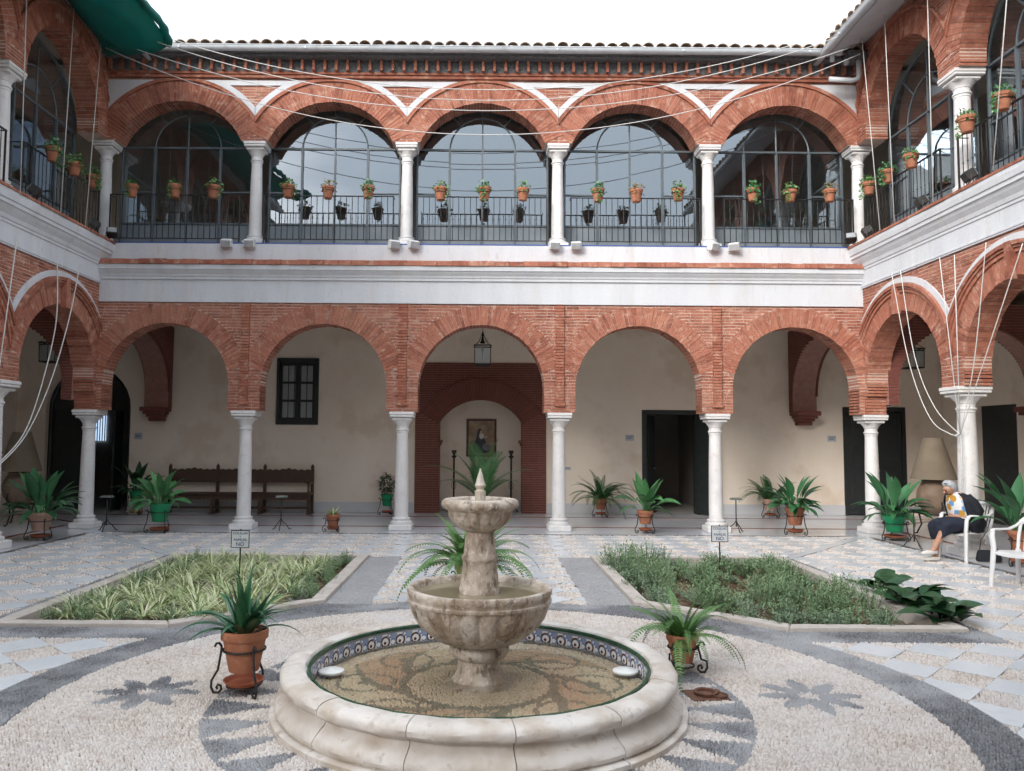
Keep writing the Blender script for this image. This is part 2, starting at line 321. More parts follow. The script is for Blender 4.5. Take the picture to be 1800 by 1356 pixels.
# ---- eaves of the back roof: brick band, dentils, frieze, gutter, clay tiles
ev = thing('tiled_roof', 'clay barrel-tile roof with brick dentil eaves above the upper arcade', 'roof')
XE = 7.2
MB().box(-7.6, 7.6, YU-.07, YU+.3, 8.742, 8.80).build('brick_band', M['vbrick'], ev)
MB().box(-7.6, 7.6, YU-.10, YU+.3, 8.802, 8.85).build('brick_band', M['vbrick'], ev)
MB().box(-7.6, 7.6, YU-.10, YU+.3, 8.852, 9.20).build('frieze_panel', M['slate'], ev)
dm = MB().box(-.026, .026, -.09, .02, 0, .21).mesh('dentil', M['vbrick'])
for k in range(67): link('dentil', dm, ev, (-7.26+k*.22, YU-.10, 8.852), (0,0,0))
MB().box(-7.6, 7.6, YU-.34, YU+.3, 9.065, 9.10).build('eaves_board', M['slate'], ev)
def gutter_mesh(x0, x1, r=.085):
    g = MB(); n = 10
    pr = [(r*cos(pi+pi*k/n), r*sin(pi+pi*k/n)) for k in range(n+1)] + [(r*.9*cos(2*pi-pi*k/n), .003+r*.9*sin(2*pi-pi*k/n)) for k in range(n+1)]
    m = len(pr); vs = [(x0, a, b) for a, b in pr] + [(x1, a, b) for a, b in pr]
    g.add(vs, [(i, i+m, (i+1) % m+m, (i+1) % m) for i in range(m)]+[tuple(range(m)), tuple(range(2*m-1, m-1, -1))]); 
    for s_ in (-1, 1): g.tube([(x0, s_*r, 0), (x1, s_*r, 0)], .010, 6)
    k = x0+1.2
    while k < x1: g.lathe([(r*1.03, 0), (r*1.03, .04)], 12, (0,0,0)) if False else g.box(k, k+.03, -r*1.03, r*1.03, -r*.75, -r*.2); k += 2.4
    return g
gut = gutter_mesh(-7.0, 6.85).build('eaves_gutter', M['zinc'], None, 40, (0, YU-.46, 9.165))
T(gut, 'long zinc half-round gutter under the roof tiles behind the fountain', 'gutter')
def tile_mesh(L_=.42, r=.115):
    t = MB(); n = 8; vs = []
    for (y, q) in ((0, 1.0), (L_, .8)):
        for rr in (r, r-.018):
            for k in range(n+1):
                a = pi*k/n; vs.append((q*rr*cos(a), y, q*rr*sin(a)*.8 + (.0 if y == 0 else .0)))
    m = n+1; fs = []
    for k in range(n): fs += [(k, k+1, 2*m+k+1, 2*m+k), (m+k+1, m+k, 3*m+k, 3*m+k+1), (k+1, k, m+k, m+k+1)]
    return t.add(vs, fs).mesh('roof_tile', M['clay'], 40)
RT = tile_mesh(); SL = radians(20)
def roof_plane(root, x0, x1, y, z, depth, nrow=2, step=.235):
    c_, s_ = cos(SL), sin(SL)
    MB().add([(x0,y,z-.03),(x1,y,z-.03),(x1,y+depth*c_,z-.03+depth*s_),(x0,y+depth*c_,z-.03+depth*s_),(x0,y,z-.08),(x1,y,z-.08),(x1,y+depth*c_,z-.08+depth*s_),(x0,y+depth*c_,z-.08+depth*s_)],
      [(0,1,2,3),(7,6,5,4),(0,4,5,1),(1,5,6,2),(2,6,7,3),(3,7,4,0)]).build('roof_deck', M['clay'], root)
    far = MB()
    for k in range(int((x1-x0)/step)):
        x = x0+step*(k+.5)
        for q in range(nrow):
            yy = q*.36; link('roof_tile', RT, root, (x+random.uniform(-.012,.012), y-.06+random.uniform(-.02,.02)+yy*c_, z-.015+yy*s_+q*.004+random.uniform(0,.02)), (SL+random.uniform(-.03,.03), 0, random.uniform(-.05,.05)))
        a = [(.1*cos(pi*j/5), .08*sin(pi*j/5)) for j in range(6)]; d0 = nrow*.36-.05
        vs = [(x+p, y+d0*c_, z-.02+d0*s_+h) for p, h in a]+[(x+p, y+depth*c_, z-.02+depth*s_+h) for p, h in a]
        far.add(vs, [(j, j+1, j+7, j+6) for j in range(5)])
    kind(far.build('roof_tile_rows', M['clay'], root, 40), 'stuff')
roof_plane(ev, -7.3, 7.3, YU-.44, 9.19, 4.2, 1)
# ---- white entablature between the floors, and its brick drip course
en = thing('entablature', 'white plastered entablature between the floors with a brick drip course behind the fountain', 'cornice')
def extr(prof, x0, x1, m0=0, m1=0):     # profile of (y,z) swept along x; m0/m1 mitre slopes
    g = MB(); n = len(prof); vs = [(x0+m0*y, y, z) for y, z in prof]+[(x1+m1*y, y, z) for y, z in prof]
    return g.add(vs, [(i, (i+1) % n, (i+1) % n+n, i+n) for i in range(n)]+[tuple(range(n-1,-1,-1)), tuple(range(n, 2*n))])
e0 = YF-.03
extr([(e0+.6,4.262),(e0,4.262),(e0,4.68),(e0-.035,4.69),(e0-.035,4.735),(e0-.05,4.745),(e0-.06,4.78),(e0-.10,4.83),(e0-.115,4.86),(e0-.135,4.865),(e0-.135,4.955),(e0+.6,4.955)], -7.25, 7.25).build('moulded_cornice', M['white'], en)
random.seed(21); dr = MB(); x = -7.22
nm = bpy.data.objects.new('drip_course', None); COL.objects.link(nm); nm.parent = en
while x < 7.2:
    Lb = min(random.uniform(.24,.30), 7.22-x); q = MB(); a = e0-.165+random.uniform(-.012,.012)
    zz = random.uniform(-.006,.004)
    q.add([(x,a,4.957),(x+Lb-.006,a+random.uniform(-.01,.01),4.957),(x+Lb-.006,e0+.12,4.957),(x,e0+.12,4.957),(x,a+.012,5.05+zz),(x+Lb-.006,a+.012,5.05+zz),(x+Lb-.006,e0+.12,5.10),(x,e0+.12,5.10)],
          [(3,2,1,0),(4,5,6,7),(0,1,5,4),(1,2,6,5),(2,3,7,6),(3,0,4,7)])
    q.build('drip_brick', M['vbrick'], nm); x += Lb
MB().box(-7.25, 7.25, e0+.118, 15.9, 4.957, 5.415).build('parapet_wall', M['white'], en)
MB().box(-7.2, 7.2, e0+.112, 15.0, 5.417, 5.437).build('blue_tile_edge', M['blue'], en)
MB().box(-7.25, 7.25, 15.0, 18.4, 5.34, 5.43).build('gallery_slab', M['greymarble'], en)

# ---- side arcades (local x runs along the wall, local y away from the courtyard)
def side(sg):
    wd = 'right' if sg > 0 else 'left'; near = 'above the seated woman' if sg > 0 else 'above the left lamp and ropes'
    rz = -sg*pi/2; X0 = sg*(7.425-.19)
    def root(name, label, cat, x): return thing(name, label, cat, (x, YC, 0), rz)
    cols = [0, S, 2*S, 3*S] if sg > 0 else [-3*S, -2*S, -S, 0]
    r = root('arcade', f'ground-floor brick arcade with moulded arches along the {wd} side of the courtyard', 'arcade', X0)
    cz, r0, r1 = 2.78, 1.19, 1.50
    arcade_wall(r, cols, 0, .42, 2.56, 4.60, cz, r0, r1, 80, 44, ends=(.0 if sg < 0 else -.21, .0 if sg > 0 else -.21))
    zt = 4.57; fa_ = lambda q: acos(min(1, (zt-cz)/q)); fb_ = lambda q: asin(min(1, (S/2-.004)/q))
    for i in range(3):
        cx = (cols[i]+cols[i+1])/2
        for (ra, rb, pr) in ((1.505,1.56,.03),(1.563,1.60,.055),(1.603,1.66,.08)):
            mo = MB(); arc_strip(mo, cx, cz, ra, rb, -pr, .01, lambda q: -fb_(q), lambda q: fb_(q), 40); mo.build('arch_moulding', M['vbrick'], r)
        for s2 in (-1, 1): wp = MB(); arc_strip(wp, cx, cz, 1.665, 1.765, -.03, .006, lambda q: s2*fa_(q), lambda q: s2*fb_(q), 14); wp.build('white_band', M['white'], r)
        MB().box(cx-.06, cx+.06, -.095, .0, cz+r1-.36, cz+1.66).build('keystone', M['vbrick'], r)
    for x in cols[:3] if sg < 0 else cols[1:]:
        column(r, x, .19, 2.555, 0, 1.12)
    # corner pier runs a little lower than the side capitals
    pb = MB(); z = 2.222
    while z < 2.56:
        pb.box(-.19-.005*random.random() if sg > 0 else -.23, .23 if sg > 0 else .19, -.002-.004*random.random(), .38, z, z+.047, random.uniform(.05,1)); z += .056
    kind(pb.build('corner_pier_bricks', M['brick'], r), 'stuff')
    # white cornice
    c = root('entablature', f'white moulded entablature with a brick edge along the {wd} side of the courtyard', 'cornice', X0)
    xa, xb = (-.2, 3*S+.2) if sg > 0 else (-3*S-.2, .2)
    extr([(.5,4.602),(-.028,4.602),(-.028,4.62),(-.04,4.63),(-.04,4.66),(-.028,4.668),(-.028,4.93),(-.045,4.94),(-.045,4.98),(-.06,4.99),(-.075,5.05),(-.12,5.12),(-.14,5.17),(-.165,5.18),(-.165,5.235),(-.185,5.245),(-.20,5.33),(-.20,5.385),(.5,5.385)], xa, xb).build('moulded_cornice', M['white'], c)
    x = xa
    while x < xb-.01:
        Lb = min(random.uniform(.24,.30), xb-x); q = random.uniform(-.01,.01)
        MB().box(x, x+Lb-.006, -.22+q, .1, 5.387, 5.425+random.uniform(0,.008)).build('edge_brick', M['vbrick'], c); x += Lb
    MB().box(xa, xb, .102, 3.4, 5.34, 5.418).build('gallery_slab', M['greymarble'], c)
    # upper arcade
    u = root('arcade', f'upper-floor brick arcade with tall arches along the {wd} side of the courtyard', 'arcade', X0+sg*.10)
    cz, r0, r1 = 7.60, 1.19, 1.56
    arcade_wall(u, cols, 0, .42, 7.50, 9.36, cz, r0, r1, 82, 46, ends=(.0 if sg < 0 else .2, .0 if sg > 0 else .2))
    for i in range(3):
        cx = (cols[i]+cols[i+1])/2
        for (ra, rb, pr) in ((1.565,1.60,.03),(1.603,1.64,.05)):
            mo = MB(); arc_strip(mo, cx, cz, ra, rb, -pr, .01, lambda q: -asin(min(1,(S/2-.004)/q)), lambda q: asin(min(1,(S/2-.004)/q)), 40); mo.build('arch_moulding', M['vbrick'], u)
    for x in cols[:3] if sg < 0 else cols[1:]: column(u, x, .2, 7.495, 5.43, 1.05)
    # eaves
    e = root('tiled_roof', f'tiled roof with white sloping soffit over the {wd} upper arcade', 'roof', X0)
    MB().add([(xa,-.62,9.10),(xb,-.62,9.10),(xb,.12,9.36),(xa,.12,9.36),(xa,-.62,9.13),(xb,-.62,9.13),(xb,.12,9.40),(xa,.12,9.40)], [(3,2,1,0),(4,5,6,7),(0,1,5,4),(1,2,6,5),(2,3,7,6),(3,0,4,7)]).build('soffit', M['white'], e)
    roof_plane(e, xa if sg > 0 else xa, xb, -.68, 9.22, 4.2, 1)
    gg = gutter_mesh(xa+ (.2 if sg > 0 else 0), xb-(.2 if sg < 0 else 0)).build('eaves_gutter', M['zinc'], None, 40, (X0-sg*.72, YC, 9.13), (0,0,rz))
    T(gg, f'zinc gutter along the eaves of the {wd} roof', 'gutter')
    return r
side(1); side(-1)
# ---- walls of the ground-floor gallery
YW = 18.5; XW = 10.8
def poly_wall(openings, x0, x1, z0, z1, y0, y1):
    """wall in the xz plane with rectangular openings [(xa,xb,za,zb)] sorted by x"""
    g = MB(); x = x0
    for (a, b, c, d) in openings:
        g.box(x, a, y0, y1, z0, z1)
        if c > z0+.001: g.box(a, b, y0, y1, z0, c)
        if d < z1-.001: g.box(a, b, y0, y1, d, z1)
        x = b
    g.box(x, x1, y0, y1, z0, z1); return g
WO = [(-10.15,-8.18,0,3.36),(-4.78,-3.80,2.02,3.58),(-1.53,1.53,0,3.50),(3.77,5.13,0,2.42),(8.48,9.94,0,2.52)]
bw = thing('gallery_wall', 'cream plastered rear wall of the ground-floor gallery with doors and a barred window', 'wall')
poly_wall(WO, -XW-.3, XW+.3, 0, 4.64, YW, YW+.35).build('plaster', M['cream'], bw)
for (a, b) in ((-8.18,-1.55),(1.55,3.77),(5.13,8.48)):
    MB().box(a, b, YW-.018, YW-.001, 0.002, .24).build('skirting', M['greymarble'], bw)
# arched head of the left doorway
q = MB(); n = 14
for k in range(n):
    a0, a1 = pi-pi*k/n, pi-pi*(k+1)/n; f = lambda a: (-9.165+.985*cos(a), 2.375+.985*sin(a))
    (xa, za), (xb, zb) = f(a0), f(a1); q.prism([(xa,za),(xb,zb),(xb,3.362),(xa,3.362)], YW+.004, YW+.30)
q.build('arch_head', M['cream'], bw)
for sg in (-1, 1):
    sw = thing('gallery_wall', f'cream side wall of the {"right" if sg > 0 else "left"} ground-floor gallery', 'wall', (sg*XW, 0, 0), -sg*pi/2)
    if sg > 0: poly_wall([(-17.2,-15.9,0,2.5)], -18.45, 5, 0, 4.64, 0, .3).build('plaster', M['cream'], sw)
    else: MB().box(-5, 18.45, 0, .3, 0, 4.64).build('plaster', M['cream'], sw)
    if sg > 0:
        MB().box(-17.2,-15.9,.12,.18,0,2.5).build('dark_door', M['dark'], sw)
# ceiling / upper floors over galleries
cl = kind(MB().box(-11, 11, 15.27, 19, 4.302, 4.36).build('ceiling', M['cream']), 'structure')
for sg in (-1, 1): kind(MB().box(min(sg*7.66,sg*11), max(sg*7.66,sg*11), -4.2, 18.9, 4.602, 4.66).build('ceiling', M['cream']), 'structure')
# dark rooms behind openings
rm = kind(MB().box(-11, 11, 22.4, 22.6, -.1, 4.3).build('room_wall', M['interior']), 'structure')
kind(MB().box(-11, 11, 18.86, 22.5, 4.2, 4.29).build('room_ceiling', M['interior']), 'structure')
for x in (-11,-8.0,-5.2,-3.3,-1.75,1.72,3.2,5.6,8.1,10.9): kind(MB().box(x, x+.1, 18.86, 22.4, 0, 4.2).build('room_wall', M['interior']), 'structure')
# ---- brick niche with painted arch
ni = thing('brick_niche', 'dark red brick niche with a segmental arch framing the painting', 'niche')
NZ, NR0, NR1 = 1.50, 1.15, 1.60
def niche():
    y0 = YW-.03; c = MB()
    for sg in (-1, 1): c.box(min(sg*.97,sg*1.53), max(sg*.97,sg*1.53), y0+.012, YW+.55, 0, 2.21)
    n = 20; am = asin(.97/NR0); pts = [(NR0*sin(-am+2*am*k/n), NZ+NR0*cos(-am+2*am*k/n)) for k in range(n+1)]
    for (xa, za), (xb, zb) in zip(pts[:-1], pts[1:]):
        c.prism([(xa,za),(xb,zb),(xb,3.5),(xa,3.5)], y0+.012, YW+.55)
    for sg in (-1, 1): c.box(min(sg*.97,sg*1.53), max(sg*.97,sg*1.53), y0+.012, YW+.55, 2.21, 3.5)
    c.build('wall_core', M['pmortar'], ni)
    b = MB(); z = 0.0; row = 0; ama = asin(.97/NR0)
    while z < 3.49:
        z2 = min(z+.042, 3.5); zc = z+.024
        if zc < 1.70: e = .965
        elif zc < NZ+NR1*cos(1.05): e = .965 if zc < NZ+NR0*cos(ama) else max(.965, (zc-NZ)*math.tan(1.05))
        else: e = arch_x(zc, NZ, NR0, NR1, 1.05)
        segs = [(-1.53,-e),(e,1.53)] if e > 0 else [(-1.53,1.53)]
        for a, bb in segs:
            if bb-a < .03: continue
            nb = max(1, round((bb-a)/.26)); L_ = (bb-a)/nb; ed = [a]+[a+L_*(k+(.5 if row % 2 else 0)) for k in range(nb+1) if a+.03 < a+L_*(k+(.5 if row % 2 else 0)) < bb-.03]+[bb]
            for k in range(len(ed)-1): b.box(ed[k]+.003, ed[k+1]-.003, y0+random.uniform(-.004,.004), y0+.05, z+.001, z2, random.uniform(.05,1))
        z += .054; row += 1
    kind(b.build('brick_courses', M['pbrick'], ni), 'stuff')
    nv = 40; am = 1.05; da = 2*am/nv; v = []
    for rr in (NR0-.006, NR1):
        for yy in (0, .3):
            for sg in (-1, 1): a = sg*(da-.004)/2; v.append((rr*sin(a), yy, rr*cos(a)))
    me = MB().add(v, [(0,1,5,4),(2,6,7,3),(0,2,3,1),(4,5,7,6),(0,4,6,2),(1,3,7,5)]).mesh('voussoir', M['pvbrick'])
    ar = bpy.data.objects.new('arch_ring', None); COL.objects.link(ar); ar.parent = ni; ar.location = (0, y0-.03, NZ)
    for k in range(nv): link('voussoir', me, ar, (0, random.uniform(-.005,.005), 0), (0, -am+da*(k+.5), 0))
    mo = MB(); arc_strip(mo, 0, NZ, NR1+.003, NR1+.03, y0-.055, y0+.01, lambda r: -1.05, lambda r: 1.05, 30); mo.build('arch_moulding', M['pvbrick'], ni)
    for sg in (-1, 1):
        q = MB().bev(min(sg*.90,sg*1.0), max(sg*.90,sg*1.0), y0-.02, YW+.4, 1.62, 1.69, .012); q.bev(min(sg*.93,sg*1.0), max(sg*.93,sg*1.0), y0-.01, YW+.38, 1.56, 1.618, .012); q.build('impost', M['pvbrick'], ni)
    MB().box(-1.0, 1.0, YW+.56, YW+.62, 0, 3.0).build('back_plaster', M['cream'], ni)
    MB().box(-.97, .97, YW+.545, YW+.558, 0, .24).build('skirting', M['greymarble'], ni)
niche()
# ---- diaphragm arches across the gallery corners, on stepped corbels
def diaphragm(label, loc, rz, span):
    d = thing('diaphragm_arch', label, 'arch', loc, rz); th = .27
    R = span/2-.2; cx = span/2; cz = 2.75; n = 20; g = MB()
    pts = [(cx-R*cos(pi*k/n), cz+R*.86*sin(pi*k/n)) for k in range(n+1)]; pts = [(pts[0][0], 2.3)]+pts+[(pts[-1][0], 2.3)]
    for (xa, za), (xb, zb) in zip(pts[:-1], pts[1:]):
        if abs(xa-xb) > 1e-6: g.prism([(xa,za),(xb,zb),(xb,4.3),(xa,4.3)], -th, th)
    g.prism([(0,2.4),(pts[0][0],2.4),(pts[0][0],4.3),(0,4.3)], -th, th); g.prism([(pts[-1][0],2.4),(span,2.4),(span,4.3),(pts[-1][0],4.3)], -th, th)
    g.build('wall_core', M['pmortar'], d)
    b = MB(); z = 2.4; row = 0
    while z < 4.28:
        zc = z+.024; e = R*sqrt(max(0, 1-((zc-cz)/(R*.86))**2)) if cz < zc < cz+R*.86 else (R if zc <= cz else 0)
        for a, bb in ([(0,cx-e),(cx+e,span)] if e > 0 else [(0,span)]):
            if bb-a < .03: continue
            nb = max(1, round((bb-a)/.26)); L_ = (bb-a)/nb
            for k in range(nb):
                for sgn in (-1, 1): b.box(a+L_*k+.003, a+L_*(k+1)-.003+(.006 if k == nb-1 else 0), min(sgn*(th-.03),sgn*(th+.012)), max(sgn*(th-.03),sgn*(th+.012)), z+.001, z+.047, random.uniform(.05,1))
        z += .054; row += 1
    kind(b.build('brick_courses', M['pbrick'], d), 'stuff')
    c = MB(); w0 = th+.01
    c.bev(span-.46, span, -w0+.0, w0, 2.30, 2.40, .012); c.bev(span-.40, span, -w0+.05, w0-.05, 2.235, 2.298, .012); c.bev(span-.32, span, -w0+.09, w0-.09, 2.17, 2.233, .012); c.bev(span-.25, span, -w0+.12, w0-.12, 2.08, 2.168, .012)
    c.build('corbel', M['pvbrick'], d)
    mo = MB(); mo.tube([(cx-R*1.0*cos(pi*k/24), -th-.015, cz+R*.86*sin(pi*k/24)) for k in range(12, 25)], .03, 6); mo.build('arch_moulding', M['pvbrick'], d)
for sg in (-1, 1):
    wd = 'right' if sg > 0 else 'left'
    diaphragm(f'dark red brick arch on a stepped corbel crossing the rear gallery near its {wd} end', (sg*7.5, 15.28, 0), pi/2, 3.2)
    diaphragm(f'dark red brick arch on a stepped corbel crossing the {wd} side gallery', (sg*7.62, 15.0, 0), 0 if sg > 0 else pi, 3.15)
# ---- upper gallery interior
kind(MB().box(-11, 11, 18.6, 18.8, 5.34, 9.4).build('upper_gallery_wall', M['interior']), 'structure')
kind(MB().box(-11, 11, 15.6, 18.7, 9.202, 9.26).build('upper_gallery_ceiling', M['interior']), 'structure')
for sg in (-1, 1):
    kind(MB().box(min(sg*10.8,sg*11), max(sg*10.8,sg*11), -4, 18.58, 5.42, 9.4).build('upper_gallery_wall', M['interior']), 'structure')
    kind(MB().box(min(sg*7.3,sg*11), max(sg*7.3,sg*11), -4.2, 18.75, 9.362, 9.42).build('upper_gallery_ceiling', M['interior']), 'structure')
# ---- the wing behind the camera closes the courtyard (it is what the window panes mirror)
op = thing('courtyard_wing', 'white and brick wing with a tiled roof closing the courtyard behind the viewer', 'building', (0, -4.3, 0), pi)
arc = [CX[0]+S*k for k in range(6)]
c = MB()
for (za, zs_, zt) in ((0,2.2,4.3),(5.4,7.5,9.0)):
    for x in arc: c.box(x-.2, x+.2, 0, .4, za, zs_)
    c.box(-7.6, 7.6, 0, .4, zs_+1.1, zt)
c.build('piers', M['mortar'], op); MB().box(-7.6, 7.6, -.05, 3.4, 4.302, 5.398).build('entablature_band', M['white'], op)
MB().box(-11, 11, 3.4, 3.7, 0, 9).build('wall', M['cream'], op)
roof_plane(op, -7.6, 7.6, -.45, 9.2, 9.0, 1)
# ================================================================ floor of the courtyard
FC = (0.0, 5.3)                                     # fountain axis
kind(MB().add([(-60,-60,-.16),(60,-60,-.16),(60,60,-.16),(-60,60,-.16)], [(0,1,2,3)]).build('ground', M['soil']), 'structure')
BX0, BX1, BY0, BY1 = 1.60, 4.40, 7.22, 11.62        # beds (kerb outside), mirrored on x
CUT = (2.78, 8.32)                                   # the cut corner: (x on the near edge, y on the inner edge)
fl = MB(); z = -.012
def quad(x0, x1, y0, y1): fl.add([(x0,y0,z),(x1,y0,z),(x1,y1,z),(x0,y1,z)], [(0,1,2,3)])
quad(-6.95, 6.95, -4.2, BY0); quad(-6.95, 6.95, BY1, 14.36); quad(-BX0, BX0, BY0, BY1); quad(-6.95, -BX1, BY0, BY1); quad(BX1, 6.95, BY0, BY1)
for s_ in (-1, 1): fl.add([(s_*BX0,BY0,z),(s_*CUT[0],BY0,z),(s_*BX0,CUT[1],z)], [(0,1,2) if s_ > 0 else (2,1,0)])
court = kind(fl.build('courtyard_floor', M['bedl']), 'structure')
# polished gallery floor round the courtyard, with inlaid bands
gf = MB()
gf.box(-10.9, 10.9, 14.36, 18.9, -.1, -.001)
for s_ in (-1, 1): gf.box(min(s_*6.95,s_*10.9), max(s_*6.95,s_*10.9), -4.2, 14.358, -.1, -.001)
gal = kind(gf.build('gallery_floor', M['floor']), 'structure')
def band(x0, x1, y0, y1, m='redband', h=.003): MB().box(min(x0,x1), max(x0,x1), y0, y1, -.05, h).build('inlaid_band', M[m], gal)
band(-6.6, 6.6, 14.36, 14.43, 'bedd')
for s_ in (-1, 1): band(s_*6.95, s_*7.03, 3, 14.25, 'bedd')
for (y, hw) in ((15.62, .05), (17.62, .045)): band(-10.5 if y > 17 else -7.6, 10.5 if y > 17 else 7.6, y-hw, y+hw)
for s_ in (-1, 1):
    for xx in (8.0, 10.2): band(s_*xx-.05, s_*xx+.05, 3, 15.4 if xx < 9 else 17.5, h=.0035)
    for (a, b) in (((7.6,15.6),(10.2,17.6)),):
        dx, dy = b[0]-a[0], b[1]-a[1]; l = sqrt(dx*dx+dy*dy); nx, ny = -dy/l*.05, dx/l*.05
        MB().slab([(s_*(a[0]-nx),a[1]-ny),(s_*(b[0]-nx),b[1]-ny),(s_*(b[0]+nx),b[1]+ny),(s_*(a[0]+nx),a[1]+ny)][::s_], -.05, .0045).build('inlaid_band', M['redband'], gal)
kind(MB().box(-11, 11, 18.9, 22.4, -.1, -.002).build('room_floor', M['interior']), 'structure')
# --- convex polygon clipping
def clip(poly, nx, ny, c):        # keep nx*x+ny*y >= c
    r = []
    for i in range(len(poly)):
        a, b = poly[i], poly[(i+1) % len(poly)]; da, db = nx*a[0]+ny*a[1]-c, nx*b[0]+ny*b[1]-c
        if da >= 0: r.append(a)
        if (da >= 0) != (db >= 0): t = da/(da-db); r.append((a[0]+t*(b[0]-a[0]), a[1]+t*(b[1]-a[1])))
    return r
def area(p): return abs(sum(p[i][0]*p[(i+1) % len(p)][1]-p[(i+1) % len(p)][0]*p[i][1] for i in range(len(p))))/2 if len(p) > 2 else 0
D = .50; RI, RO = 2.86, 3.20
regs = []
for s_ in (-1, 1):
    regs.append([(s_,0,4.56),(-s_,0,-6.94),(0,1,3.0),(0,-1,-11.66)])                       # outer strip beside the beds
    regs.append([(s_,0,2.0),(-s_,0,-4.56),(0,1,3.0),(0,-1,-6.86)])                         # near corners outside the ring
    dx, dy = 2.25/3.40, 2.55/3.40; cc = -dy*4.48+dx*11.66
    regs.append([(s_,0,4.4),(-s_,0,-6.94),(0,1,11.66),(0,-1,-14.35),(s_*dy,-dx,-cc+.085)])   # right of the diagonal strip
    regs.append([(s_,0,0),(0,1,11.66),(0,-1,-14.35),(-s_*dy,dx,cc+.085)])                   # between strip and axis
    regs.append([(s_,0,0),(-s_,0,-1.13),(0,1,7.9),(0,-1,-11.66)])                         # central path
def cells(white):
    res = []; o = 0 if white else .25
    for i in range(-16, 17):
        for j in range(0, 26):
            cx, cy = .25+i*D+o, 3.1+j*D+o; h = D/2-.0035
            d = [(cx+h,cy),(cx,cy+h),(cx-h,cy),(cx,cy-h)]
            for R in regs:
                p = d
                for (a, b, c) in R:
                    p = clip(p, a, b, c)
                    if len(p) < 3: break
                if len(p) < 3: continue
                m = (sum(q[0] for q in p)/len(p)-FC[0], sum(q[1] for q in p)/len(p)-FC[1]); l = sqrt(m[0]**2+m[1]**2)
                if l < RO+.4: p = clip(p, m[0]/l, m[1]/l, RO+FC[1]*m[1]/l)
                if area(p) > .004: res.append(p)
    return res
def seen(p):
    cx = sum(q[0] for q in p)/len(p); cy = sum(q[1] for q in p)/len(p)
    if cy < 3.2: return False
    u = 849.7+1390*cx/cy; return -60 < u < 1860
wt = [p for p in cells(True) if seen(p)]
wt.sort(key=lambda p: -area(p)/(sum(q[1] for q in p)/len(p))**2)
rest = MB()
for k, p in enumerate(wt):
    zz = .003+random.uniform(-.002,.002)
    if k < 290: MB().slab(p, -.03, zz).build('floor_tile', M['tile'], court)
    else: rest.slab(p, -.03, zz)
if rest.v: kind(rest.build('floor_tiles_small', M['tile'], court), 'stuff')
for s_ in (-1, 1):       # pale marble strips from the bed corners to the gallery corners
    dx, dy = 2.25/3.40, 2.55/3.40; a = (4.48, 11.66); b = (6.86, 14.35); w_ = .075
    P = [(a[0]+dy*w_,a[1]-dx*w_),(b[0]+dy*w_,b[1]-dx*w_),(b[0]-dy*w_,b[1]+dx*w_),(a[0]-dy*w_,a[1]+dx*w_)]
    MB().slab([(s_*x, y) for x, y in P][::s_], -.03, .004).build('marble_strip', M['tile'], court)
# --- pebbles: real stones set in the bed, sorted into the pattern by colour
def pebbles(name, pts, size, m, h=.0125, tint=None, zb=-.014, parent=None):
    n = len(pts)
    if not n: return
    K = 5; a = np.arange(K)*2*pi/K
    th = RNG.uniform(0, pi, n); sx = size*RNG.uniform(.38,.66,n); sy = size*RNG.uniform(.28,.46,n); hh = h*RNG.uniform(.7,1.3,n)
    base = np.stack([np.cos(a), np.sin(a)], 1)
    V = np.zeros((n, 2*K, 3)); c, s = np.cos(th), np.sin(th)
    for ring, (sc, zz) in enumerate(((1.0, 0.0), (.62, 1.0))):
        X = base[None,:,0]*sx[:,None]*sc; Y = base[None,:,1]*sy[:,None]*sc
        V[:,ring*K:(ring+1)*K,0] = X*c[:,None]-Y*s[:,None]+pts[:,0:1]; V[:,ring*K:(ring+1)*K,1] = X*s[:,None]+Y*c[:,None]+pts[:,1:2]
        V[:,ring*K:(ring+1)*K,2] = zb+(hh[:,None]+.004)*zz + RNG.uniform(0,.0015,(n,1))
    side_ = np.array([[i, (i+1) % K, (i+1) % K+K, i+K] for i in range(K)]); top_ = np.arange(K, 2*K)
    per = np.concatenate([side_.ravel(), top_]); off = (np.arange(n)*2*K)[:,None]
    loops = (per[None,:]+off).ravel().astype(np.int32)
    lt = np.tile(np.array([4]*K+[K]), n).astype(np.int32); ls = np.concatenate([[0], np.cumsum(lt)[:-1]]).astype(np.int32)
    me = bpy.data.meshes.new(name); me.vertices.add(n*2*K); me.vertices.foreach_set('co', V.ravel().astype(np.float32))
    me.loops.add(len(loops)); me.loops.foreach_set('vertex_index', loops); me.polygons.add(len(lt)); me.polygons.foreach_set('loop_start', ls)
    try: me.polygons.foreach_set('loop_total', lt)
    except Exception: pass
    at = me.attributes.new('tint', 'FLOAT', 'FACE'); at.data.foreach_set('value', np.repeat(RNG.uniform(.02,1,n) if tint is None else tint, K+1).astype(np.float32))
    me.polygons.foreach_set('use_smooth', np.ones(len(lt), dtype=bool))
    me.materials.append(m); me.update(calc_edges=True); me.validate()
    return kind(link(name, me, parent), 'stuff')
def grid(x0, x1, y0, y1, s):
    xs = np.arange(x0, x1, s); ys = np.arange(y0, y1, s*.78); X, Y = np.meshgrid(xs, ys); X = X+(np.arange(len(ys)) % 2)[:,None]*s*.5
    P = np.stack([X.ravel(), Y.ravel()], 1); return P+RNG.uniform(-.30,.30,P.shape)*s
def inview(P): u = 849.7+1390*P[:,0]/np.maximum(P[:,1],.1); return (u > -40) & (u < 1850) & (P[:,1] > 3.25)
